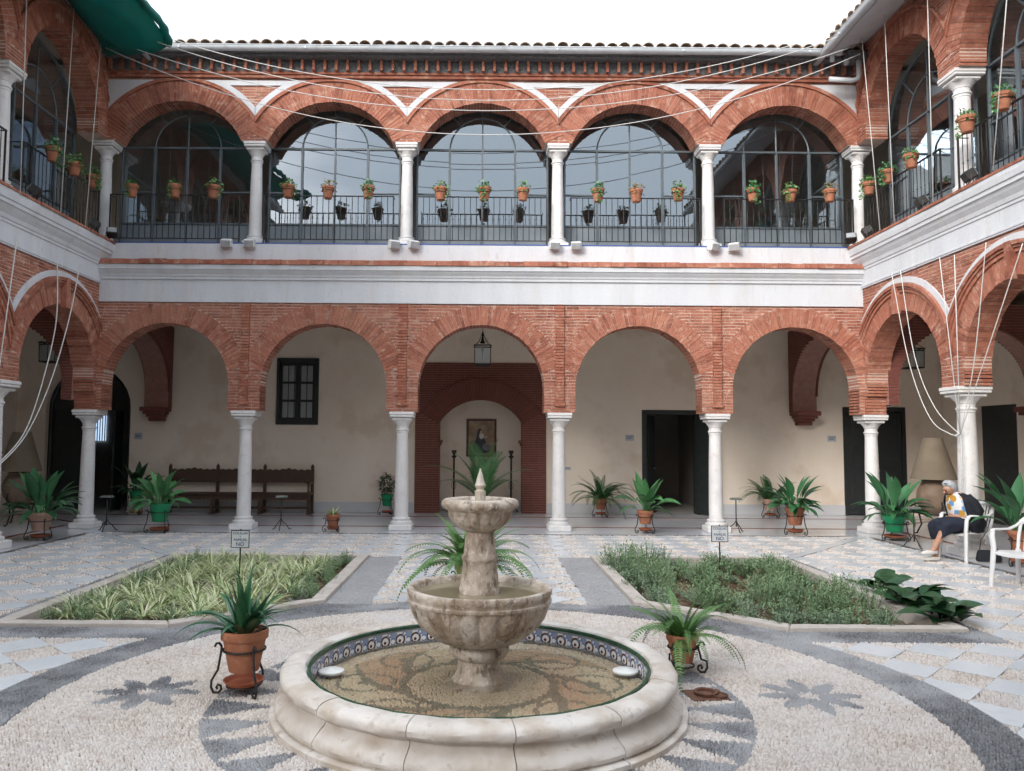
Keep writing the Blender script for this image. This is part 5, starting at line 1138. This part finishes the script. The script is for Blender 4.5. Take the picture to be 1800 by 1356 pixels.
for s_ in (-1, 1):
    lit = MB()
    for k in range(420):
        x = random.uniform(BX0+.2, BX1-.2); y = random.uniform(BY0+.2, BY1-.2)
        if not ok_bed(x, y, .16): continue
        a = random.uniform(0, 6.28); l_ = random.uniform(.02,.05); h_ = -.045+random.uniform(0,.03); c_, q_ = cos(a), sin(a)
        lit.add([(s_*x-l_*c_, y-l_*q_, h_), (s_*x-.35*l_*q_, y+.35*l_*c_, h_+.012), (s_*x+l_*c_, y+l_*q_, h_+.004), (s_*x+.35*l_*q_, y-.35*l_*c_, h_+.01)], [(0,1,2,3)])
    o = lit.build('leaf_litter', M['dry']); o['kind'] = 'stuff'; T(o, f'dry leaf litter on the soil of the {"right" if s_ > 0 else "left"} flower bed', 'leaf litter')
M['hose'] = mat('grey_hose', [(.16,.17,.18),(.24,.25,.26)], .5, 10)
for s_, wd in ((-1,'left'),(1,'right')):
    h = thing('drip_hose', f'grey irrigation hose end in the {wd} flower bed by the path', 'hose', (s_*1.95, 8.75, -.04)); MB().tube([(0,.0,0),(s_*.1,-.15,.02),(s_*.02,-.28,.03),(-s_*.08,-.2,.02),(-s_*.03,.3,.0),(s_*.3,.9,0),(s_*.5,1.6,.01)], .012, 6).build('tube', M['hose'], h, True); MB().tube([(0,.0,.0),(s_*.05,.22,.05)], .03, 8).build('valve', M['hose'], h, True)
# heap of cut leaves at the corner of the right bed
BIG = leaf_meshes([(.42,.22,.9,1.5,.12,.7),(.46,.24,1.1,1.9,.12,.7),(.38,.21,.6,1.8,.12,.7),(.40,.22,1.3,1.7,.12,.7)], 'leaf', M['leaf_dk'])
hl = thing('leaf_heap', 'heap of big cut dark green leaves beside the right flower bed', 'leaves', (4.52, 8.42, 0)); random.seed(8)
for k in range(64):
    t = random.random(); link('leaf', random.choice(BIG), hl, (.10-.22*t+random.uniform(-.13,.13), .85-1.75*t+random.uniform(-.1,.1), random.uniform(.01,.09)*(1-.4*t)), (random.uniform(-.3,.3), random.uniform(-.3,.15), random.uniform(0,6.28)), random.uniform(.7,.95))
MB().tube([(-.05,1.35,.03),(.05,.7,.06)], .014, 6).build('cut_stem', M['wood'], hl, True)
# ================================================================ small things on the floor
dr = thing('drain_cover', 'rusty square drain cover with a round rim by the pool', 'drain cover', (1.52, 5.42, 0), .1); M['rust'] = mat('rust', [(.10,.045,.028),(.19,.09,.055)], .8, 12, bump=.3, bscale=60)
MB().bev(-.13, .13, -.11, .11, -.005, .008, .003).build('plate', M['rust'], dr); MB().lathe([(.075,.008),(.08,.03),(.072,.034),(.062,.03),(.06,.012),(0,.011)], 20).build('rim', M['rust'], dr, 40); MB().lathe([(.055,.008),(.058,.022),(.05,.024),(.044,.01),(0,.009)], 16, (.075,-.045,0)).build('rim', M['rust'], dr, 40)
M['signw'] = mat('enamel', [(.60,.64,.66),(.70,.73,.75)], .3, 8); M['signb'] = mat('blue_letter', [(.02,.035,.13),(.03,.05,.18)], .4, 8)
def text_mesh(s_, size):
    c = bpy.data.curves.new('lettering', 'FONT'); c.body = s_; c.size = size; c.align_x = 'CENTER'; c.extrude = .001; c.offset = size*.012
    o = bpy.data.objects.new('t', c); COL.objects.link(o); dg = bpy.context.evaluated_depsgraph_get(); me = bpy.data.meshes.new_from_object(o.evaluated_get(dg)); bpy.data.objects.remove(o); me.materials.clear(); me.materials.append(M['signb']); me.name = 'lettering'; return me
for (x, y, wd, wh) in ((-2.95,9.85,'left','among the spider plants'),(3.22,10.72,'right','among the grey-green shrubs')):
    s = thing('sign', f'small white notice on a stake {wh}', 'sign', (x, y, -.06), random.uniform(-.08,.08)); w_ = .105; zc = .42
    MB().tube([(0,.012,0),(0,.012,.64)], .009, 6).build('stake', M['iron'], s); MB().bev(-w_, w_, -.004, .003, zc, zc+.2, .002).build('plate', M['signw'], s)
    g = MB()
    for (a, b, c, e) in ((-w_-.008,-w_,zc-.008,zc+.208),(w_,w_+.008,zc-.008,zc+.208),(-w_,w_,zc-.008,zc),(-w_,w_,zc+.2,zc+.208)): g.box(a, b, -.007, .006, c, e)
    g.build('sign_border', M['iron'], s)
    for (txt, size, dz) in (('COLILLAS',.042,.158),('Y',.034,.118),('PAPELES',.044,.076),('NO',.066,.016)):
        o = link('lettering', text_mesh(txt, size), s, (0,-.0055,zc+dz), (pi/2,0,0))
# ================================================================ ropes and the green awning
M['rope'] = mat('white_rope', [(.56,.56,.54),(.68,.68,.66)], .8, 30)
def rope(label, P, r=.009, n=5, smooth=0):
    V = [Vector(p) for p in P]
    if smooth:
        out_ = []
        for i in range(len(V)-1):
            p0, p1, p2, p3 = V[max(i-1,0)], V[i], V[i+1], V[min(i+2,len(V)-1)]
            for k in range(smooth):
                t = k/smooth; out_.append(.5*((2*p1)+(p2-p0)*t+(2*p0-5*p1+4*p2-p3)*t*t+(3*p1-p0-3*p2+p3)*t**3))
        V = out_+[V[-1]]
    T(MB().tube(V, r, n).build('rope', M['rope'], None, True), label, 'rope')
for z0, k_, y, t in ((7.22,.033,14.0,'the lowest of four'),(7.69,.0274,14.05,'the second lowest of four'),(7.84,.0296,13.95,'the third lowest of four'),(8.07,.0277,14.02,'the highest of four')):
    rope(f'thin white awning line sagging across the upper arcade, {t}', [(x, y, z0+k_*x*x) for x in [-6.9+13.8*j/40 for j in range(41)]], .008, 4)
for (P, t) in (([(6.95,14.02,9.1),(7.02,13.7,5.43)],'nearest the corner'),([(6.95,13.21,9.1),(7.02,13.22,5.45)],'second from the corner'),([(6.98,11.96,9.1),(7.02,12.06,5.44)],'beside the upper column'),([(7.0,9.9,9.1),(7.02,10.62,5.44)],'at the far right')):
    rope(f'white cord hanging down the upper right arcade, {t}', P, .008)
for (P, t) in (([(-6.95,11.6,9.1),(-7.02,11.81,5.36)],'nearest the viewer'),([(-6.95,12.98,9.1),(-7.02,12.96,5.38)],'in the middle'),([(-6.95,13.95,9.1),(-7.02,13.79,5.4)],'nearest the corner')):
    rope(f'white cord hanging down the upper left arcade, {t}', P, .008)
K = (7.22, 11.90, 1.82)
for (P, t) in (([(7.05,13.41,4.60),(7.0,12.85,3.0),(7.05,12.4,2.1),(7.15,12.05,1.84),K],'from the first arch, slacker one'),([(7.05,13.13,4.60),(7.02,12.72,3.1),(7.08,12.3,2.25),K],'from the first arch, tighter one'),
    ([(7.05,11.99,4.55),K],'straight from the arch spandrel'),([(7.05,11.61,4.5),K],'straight beside the capital'),([(7.05,10.87,4.5),(7.16,11.4,2.9),K],'from the second arch crown'),([(7.05,10.13,4.3),(7.13,11.2,2.75),K],'from the far side of the second arch')):
    rope(f'white rope tied to the big right column, {t}', P, .0075, 5, 6 if len(P) > 2 else 0)
rope('loose white rope ends hanging from the knot on the big right column', [(7.12,11.86,1.8),K,(7.21,11.86,1.5),(7.2,11.86,1.1),(7.19,11.86,.9)], .012, 5, 4)
rope('thin cord looped round the big right column', [(7.425+.135*cos(2*pi*k/20), 12.07+.135*sin(2*pi*k/20), 1.28) for k in range(21)], .006)
for (P, t) in (([(-7.05,12.98,4.60),(-6.98,12.9,3.6),(-7.0,12.6,2.55),(-7.05,12.25,1.75),(-7.05,11.6,1.28)],'first'),([(-7.05,13.71,4.70),(-6.98,13.3,3.7),(-7.0,12.85,2.6),(-7.05,12.3,1.72),(-7.05,11.55,1.22)],'second')):
    rope(f'white rope swinging from the lower left arcade towards the viewer, {t} from the left', P, .010, 5, 6)
rope('white rope hanging down the lower left arcade pier', [(-7.05,11.83,4.69),(-7.1,11.59,2.43),(-7.1,11.5,1.6)], .009)
M['tarp'] = mat('green_tarp', [(.0,.115,.10),(.005,.17,.15)], .55, 3); 
_n = M['tarp'].node_tree; _t = _n.nodes.new('ShaderNodeBsdfTranslucent'); _t.inputs[0].default_value = (.0,.30,.26,1); _m = _n.nodes.new('ShaderNodeMixShader'); _m.inputs[0].default_value = .4
_o = [q for q in _n.nodes if q.type == 'OUTPUT_MATERIAL'][0]; _n.links.new(_n.nodes['Principled BSDF'].outputs[0], _m.inputs[1]); _n.links.new(_t.outputs[0], _m.inputs[2]); _n.links.new(_m.outputs[0], _o.inputs[0])
aw = thing('awning', 'bunched dark green awning hanging under the left eaves', 'awning')
g = MB(); nu, nv = 40, 18; random.seed(4)
for i in range(nu+1):
    t = i/nu; Y = 14.15-t*6.2
    Lx, Lz = -7.0+.12*t, 8.78+.42*min(1, t*2.2); Rx, Rz = -5.82+.55*t, 8.93+.06*sin(t*8)
    for j in range(nv+1):
        s_ = j/nv; x = Lx+(Rx-Lx)*s_; zz = Lz+(Rz-Lz)*s_-.22*sin(pi*s_)*(.35+.65*min(1,t*4))+.05*sin(s_*14+t*5)*min(1,.3+t*3)+.03*sin(t*30+s_*6); 
        g.v.append((x+.04*sin(t*17+s_*9), Y+(.15*(1-s_) if i == 0 else 0), zz))
for i in range(nu):
    for j in range(nv): a = i*(nv+1)+j; g.f.append((a, a+1, a+nv+2, a+nv+1)); g.t.append(0.0)
o = g.build('canvas_sheet', M['tarp'], aw, True); md = o.modifiers.new('thickness', 'SOLIDIFY'); md.thickness = .01
g = MB(); g.tube([(-5.82+.55*t+.05*sin(t*21), 14.2-t*6.2, 8.95+.06*sin(t*8)+.04*sin(t*13)) for t in [k/40 for k in range(41)]], [.05+.035*sin(k*1.7)**2 for k in range(41)], 8); g.build('rolled_edge', M['tarp'], aw, True)
# ================================================================ plastic chairs, the seated woman, her bag
M['plastic'] = mat('white_plastic_chair', [(.70,.71,.72),(.78,.79,.79)], .35, 5, splot=((9,.6,.75,.3,(.58,.57,.55)),))
def loft(g, rings, cap=True, tint=0.0):
    n = len(rings[0]); vs = [p for r in rings for p in r]; fs = []
    for k in range(len(rings)-1):
        for i in range(n): j = (i+1) % n; fs.append((k*n+i, k*n+j, (k+1)*n+j, (k+1)*n+i))
    if cap: fs += [tuple(range(n-1,-1,-1)), tuple(range((len(rings)-1)*n, len(rings)*n))]
    g.add(vs, fs, tint)
def sweep_rect(P, w_, t, up=(0,0,1)):       # rounded bar along a path, width across, thickness along up
    g = MB(); rings = []; V = [Vector(p) for p in P]
    for i, p in enumerate(V):
        d = (V[min(i+1,len(V)-1)]-V[max(i-1,0)]).normalized(); ww = w_[i] if isinstance(w_, (list,tuple)) else w_; s_ = d.cross(Vector(up))
        if s_.length < 1e-4: s_ = Vector((0,1,0))
        s_.normalize(); u = s_.cross(d); rings.append([p+s_*ww/2*a+u*t/2*b for a, b in ((-1,-.5),(-.7,-1),(.7,-1),(1,-.5),(1,.5),(.7,1),(-.7,1),(-1,.5))])
    loft(g, rings); return g
def chair(label, loc, rz):
    c = thing('plastic_chair', label, 'chair', loc, rz, 'white plastic armchairs')
    g = MB(); n = 8; top = []; 
    for i in range(n+1):
        x = .22-.44*i/n
        for j in range(n+1): y = -.21+.42*j/n; top.append((x, y*(1-.10*i/n), .435-.02*(1-(2*j/n-1)**2)-.03*i/n-(.03*max(0,1-i/1.5) if i < 2 else 0)))
    m = (n+1)**2; vs = top+[(x,y,z_-.022) for x, y, z_ in top]; fs = []
    for i in range(n):
        for j in range(n): a = i*(n+1)+j; fs += [(a, a+n+1, a+n+2, a+1), (m+a, m+a+1, m+a+n+2, m+a+n+1)]
    for k in range(n):
        for (a, b) in ((k, k+1), (n*(n+1)+k+1, n*(n+1)+k), ((k+1)*(n+1), k*(n+1)), (k*(n+1)+n, (k+1)*(n+1)+n)): fs.append((a, b, m+b, m+a))
    g.add(vs, fs).build('seat', M['plastic'], c, 50)
    for s_ in (-1, 1):
        sweep_rect([(.24,s_*.25,.0),(.22,s_*.235,.25),(.205,s_*.225,.45),(.20,s_*.24,.60),(.17,s_*.25,.655)], [.045,.055,.06,.055,.05], .035, (1,0,0)).build('front_leg', M['plastic'], c, 50)
        sweep_rect([(-.28,s_*.24,0),(-.24,s_*.21,.25),(-.22,s_*.19,.42)], [.045,.055,.06], .035, (1,0,0)).build('rear_leg', M['plastic'], c, 50)
        sweep_rect([(.20,s_*.245,.635),(.15,s_*.255,.665),(.0,s_*.26,.66),(-.15,s_*.25,.66),(-.25,s_*.22,.70),(-.30,s_*.18,.76)], [.045,.05,.05,.045,.04,.035], .025).build('arm', M['plastic'], c, 50)
        sweep_rect([(-.21,s_*.19,.40),(-.26,s_*.20,.58),(-.30,s_*.185,.76)], .035, .028, (1,0,0)).build('back_upright', M['plastic'], c, 50)
    sweep_rect([(-.30,-.19,.74),(-.325,-.13,.80),(-.335,0,.825),(-.325,.13,.80),(-.30,.19,.74)], .028, .06).build('top_rail', M['plastic'], c, 50)
    for k in range(6): y = -.13+.052*k; sweep_rect([(-.215,y*.9,.405),(-.275,y,.6),(-.33,y,.80)], .026, .012, (1,0,0)).build('slat', M['plastic'], c, 50)
    return c
CH = (7.07, 11.60); RW = pi+.2
chair('white plastic armchair that the elderly woman sits in', (CH[0], CH[1], 0), RW); chair('empty white plastic armchair at the right edge of the courtyard', (6.42, 9.42, 0), pi+.45)
W = thing('person', 'grey-haired woman in a printed blouse and navy skirt dozing in a white chair', 'person', (CH[0]+.02, CH[1], 0), RW)
M['skin'] = mat('skin', [(.44,.235,.155),(.50,.29,.20)], .55, 14); M['hair'] = mat('grey_hair', [(.36,.38,.41),(.52,.54,.57)], .7, 40, bump=.6, bscale=120); M['navy'] = mat('navy_cloth', [(.008,.012,.026),(.018,.024,.045)], .85, 12, bump=.2, bscale=60); M['jacket'] = mat('black_jacket', [(.006,.008,.013),(.014,.017,.026)], .85, 12)
def blouse_mat():
    m = bpy.data.materials.new('printed_blouse'); m.use_nodes = True; nt = m.node_tree; N = nt.nodes; L = nt.links; b = N['Principled BSDF']; b.inputs['Roughness'].default_value = .8
    geo = N.new('ShaderNodeNewGeometry'); v = N.new('ShaderNodeTexVoronoi'); v.inputs['Scale'].default_value = 10.0; L.new(geo.outputs['Position'], v.inputs['Vector'])
    r = N.new('ShaderNodeValToRGB'); r.color_ramp.interpolation = 'CONSTANT'; e = r.color_ramp.elements; e[0].color = (.50,.26,.03,1); e[1].position = .46; e[1].color = (.72,.72,.70,1)
    x = e.new(.52); x.color = (.12,.30,.58,1); y = e.new(.72); y.color = (.72,.72,.70,1)
    s = N.new('ShaderNodeSeparateColor'); L.new(v.outputs['Color'], s.inputs[0]); L.new(s.outputs[0], r.inputs[0])
    mr = N.new('ShaderNodeMapRange'); mr.inputs[1].default_value = .50; mr.inputs[2].default_value = .56; L.new(v.outputs['Distance'], mr.inputs[0]); k = N.new('ShaderNodeMix'); k.data_type = 'RGBA'; k.inputs[7].default_value = (.72,.72,.70,1)
    L.new(mr.outputs[0], k.inputs[0]); L.new(r.outputs[0], k.inputs[6]); L.new(k.outputs[2], b.inputs['Base Color']); return m
def skinned(name, V, E, m, parent, root=0, sub=2):
    me = bpy.data.meshes.new(name); me.from_pydata([v[:3] for v in V], E, []); me.materials.append(m); o = link(name, me, parent)
    sk = o.modifiers.new('skin', 'SKIN'); sk.use_smooth_shade = True
    if not me.skin_vertices: me.attributes
    lay = me.skin_vertices[0].data if me.skin_vertices else None
    if lay is None:
        bpy.context.view_layer.objects.active = o; bpy.ops.mesh.customdata_skin_add(); lay = me.skin_vertices[0].data
    for i, v in enumerate(V): lay[i].radius = (v[3], v[3] if len(v) < 5 else v[4]); lay[i].use_root = (i == root)
    sb = o.modifiers.new('sub', 'SUBSURF'); sb.levels = sub; sb.render_levels = sub
    return o
V = [(-.02,0,.53,.12),(.0,0,.70,.12),(.03,0,.87,.12),(.075,0,.985,.055),(.115,0,1.025,.048),(.165,0,1.02,.055),(.195,0,1.055,.075),(.185,0,1.11,.065)]; E = [(i,i+1) for i in range(7)]
def chain(start, pts):
    p = start
    for q in pts: V.append(q); E.append((p, len(V)-1)); p = len(V)-1
    return p
for s_ in (-1, 1):
    h = chain(2, [(.03,s_*.16,.92,.06),(-.01,s_*.235,.72,.048),(.10,s_*.17,.655,.040),(.20,s_*.07,.645,.030),(.245,s_*.03,.64,.033)])
    for f, (dy, dz, ln) in enumerate(((-.022,.018,.05),(-.02,.006,.06),(-.02,-.008,.058),(-.018,-.02,.048))): chain(h, [(.265+.01*f*0, s_*(.03+dy), .64+dz, .010),(.285, s_*(.03+dy-ln*.6), .632+dz, .008)])
    chain(h, [(.25,s_*.03,.67,.011),(.265,s_*.005,.682,.009)])
chain(0, [(.05,.09,.53,.09),(.25,.09,.545,.085),(.43,.085,.535,.06),(.50,.06,.36,.052),(.575,.02,.20,.036),(.59,.015,.15,.036),(.66,.01,.14,.032),(.72,.01,.125,.026)])
chain(0, [(.05,-.09,.53,.09),(.25,-.09,.545,.085),(.44,-.07,.53,.06),(.475,-.05,.34,.052),(.51,-.02,.12,.036),(.515,-.02,.065,.036),(.58,-.02,.045,.032),(.64,-.02,.035,.026)])
body = skinned('body', V, E, M['skin'], W)
# face relief: nose, brow and chin on the head
g = MB(); g.lathe([(0,-.02),(.014,-.012),(.012,.006),(.004,.022),(0,.026)], 8, (.262,0,1.005)); g.build('nose', M['skin'], W, True)
for s_ in (-1, 1):
    MB().lathe([(0,-.006),(.012,-.003),(.012,.003),(0,.006)], 8, (.258,s_*.03,1.035)).build('eye', M['jacket'], W, True); MB().lathe([(0,-.022),(.012,-.014),(.014,.0),(.012,.016),(0,.024)], 8, (.17,s_*.083,1.05)).build('ear', M['skin'], W, True)
MB().box(.235,.246,-.02,.02,.982,.988).build('mouth', M['saucer'], W)
g = MB(); rings = []
for k in range(9):
    a = -pi/2+pi*k/8*.98+.02; rr = cos(a); zz = sin(a); rings.append([(.150+.108*rr*cos(q)*(1 if cos(q) < .3 else .86)+.006*sin(7*q+5*k), .096*rr*sin(q)+.005*sin(9*q+3*k), 1.095+.095*zz*(1 if zz > 0 else .9)+(.055*cos(q) if zz < .3 else 0)*rr+.004*sin(11*q)) for q in [2*pi*j/20 for j in range(20)]])
loft(g, rings); g.build('hair', M['hair'], W, True)
el = lambda cx, cz, ax, ay, n=20, a0=0, a1=2*pi, tilt=0: [(cx+ax*cos(a0+(a1-a0)*k/n), ay*sin(a0+(a1-a0)*k/n), cz+tilt*cos(a0+(a1-a0)*k/n)) for k in range(n)]
g = MB(); loft(g, [el(.02,.53,.19,.20),el(.03,.62,.20,.205),el(.04,.72,.185,.20),el(.045,.84,.17,.195),el(.055,.93,.13,.17),el(.075,.99,.075,.09),el(.085,1.01,.06,.065)]); g.build('blouse', blouse_mat(), W, True)
# jacket draped over the shoulders, open in front
g = MB(); rings = []
for (cx, cz, ax, ay, o_) in ((.0,.42,.19,.235,.95),(.0,.56,.21,.245,.9),(.02,.70,.21,.255,.85),(.035,.84,.195,.255,.85),(.05,.935,.15,.21,.95),(.07,.995,.088,.105,1.0)):
    rings.append([(cx+ax*cos(o_+(2*pi-2*o_)*k/22), ay*sin(o_+(2*pi-2*o_)*k/22), cz+.006*sin(k*1.9)) for k in range(23)])
n = 23
g.add([p for r in rings for p in r], [(k*n+i, k*n+i+1, (k+1)*n+i+1, (k+1)*n+i) for k in range(len(rings)-1) for i in range(n-1)]); o = g.build('jacket', M['jacket'], W, True); md = o.modifiers.new('thickness', 'SOLIDIFY'); md.thickness = .012
for s_ in (-1, 1): MB().tube([(.04,s_*.15,.945),(.02,s_*.215,.86),(-.01,s_*.25,.74),(.03,s_*.235,.68)], [.07,.078,.068,.06], 12).build('sleeve', M['jacket'], W, True)
for s_ in (-1, 1): MB().tube([(.02+.9*.2*cos(.86), s_*.9*.255*sin(.86)*1.02, .62),(.14,s_*.17,.80),(.125,s_*.13,.95)], .007, 5).build('piping', M['whitemetal'], W, True)
# navy skirt over the thighs, hem hanging below the knees
def sk(x, zc, hy, up_, dn, n=24): return [(x+.012*sin(5*q)*(x > .35), hy*cos(q)*(1+.03*sin(6*q)*(x > .3)), zc+(up_ if sin(q) > 0 else dn)*sin(q)) for q in [2*pi*k/n for k in range(n)]]
g = MB(); loft(g, [sk(-.18,.54,.17,.10,.10),sk(-.08,.55,.21,.12,.12),sk(.10,.545,.21,.10,.12),sk(.28,.545,.195,.09,.14),sk(.42,.535,.185,.085,.19),sk(.50,.50,.17,.10,.20),sk(.525,.47,.155,.09,.18)]); g.build('skirt', M['navy'], W, True)
M['shoe'] = mat('white_shoe', [(.62,.61,.58),(.70,.69,.66)], .6, 10)
for (x, y, z_, p) in ((.64,.012,.115,-.12),(.57,-.02,.02,0)):
    g = MB(); loft(g, [[(x+dx, y+hw*cos(q), z_+max(0,.0)+h0*max(sin(q),-.15)) for q in [2*pi*k/12 for k in range(12)]] for dx, hw, h0 in ((-.11,.03,.05),(-.07,.042,.06),(0,.045,.055),(.07,.048,.045),(.12,.04,.035),(.145,.02,.02))]); g.build('shoe', M['shoe'], W, True)
for ch in W.children:
    if ch.name.split('.')[0] in ('skirt','shoe') or ch.type != 'MESH': continue
    for v in ch.data.vertices:
        q = max(0, v.co.z-.62); v.co.x += q*.26; v.co.z -= q*.05
bag = thing('handbag', 'black handbag hanging from the chair beside the seated woman', 'handbag', (7.24, 11.36, .02), -.1); g = MB()
for k in range(1): loft(g, [[(x*a, y*b, z_) for x, y in ((-1,-.6),(-.8,-1),(.8,-1),(1,-.6),(1,.6),(.8,1),(-.8,1),(-1,.6))] for a, b, z_ in ((.155,.045,0),(.165,.05,.03),(.15,.04,.12),(.135,.025,.16))])
g.build('bag_body', M['jacket'], bag, 50); MB().tube([(-.12,0,.15),(-.10,0,.30),(-.03,0,.40)], .007, 5).build('strap', M['jacket'], bag); MB().tube([(.12,0,.15),(.08,0,.30),(.02,0,.40)], .007, 5).build('strap', M['jacket'], bag)
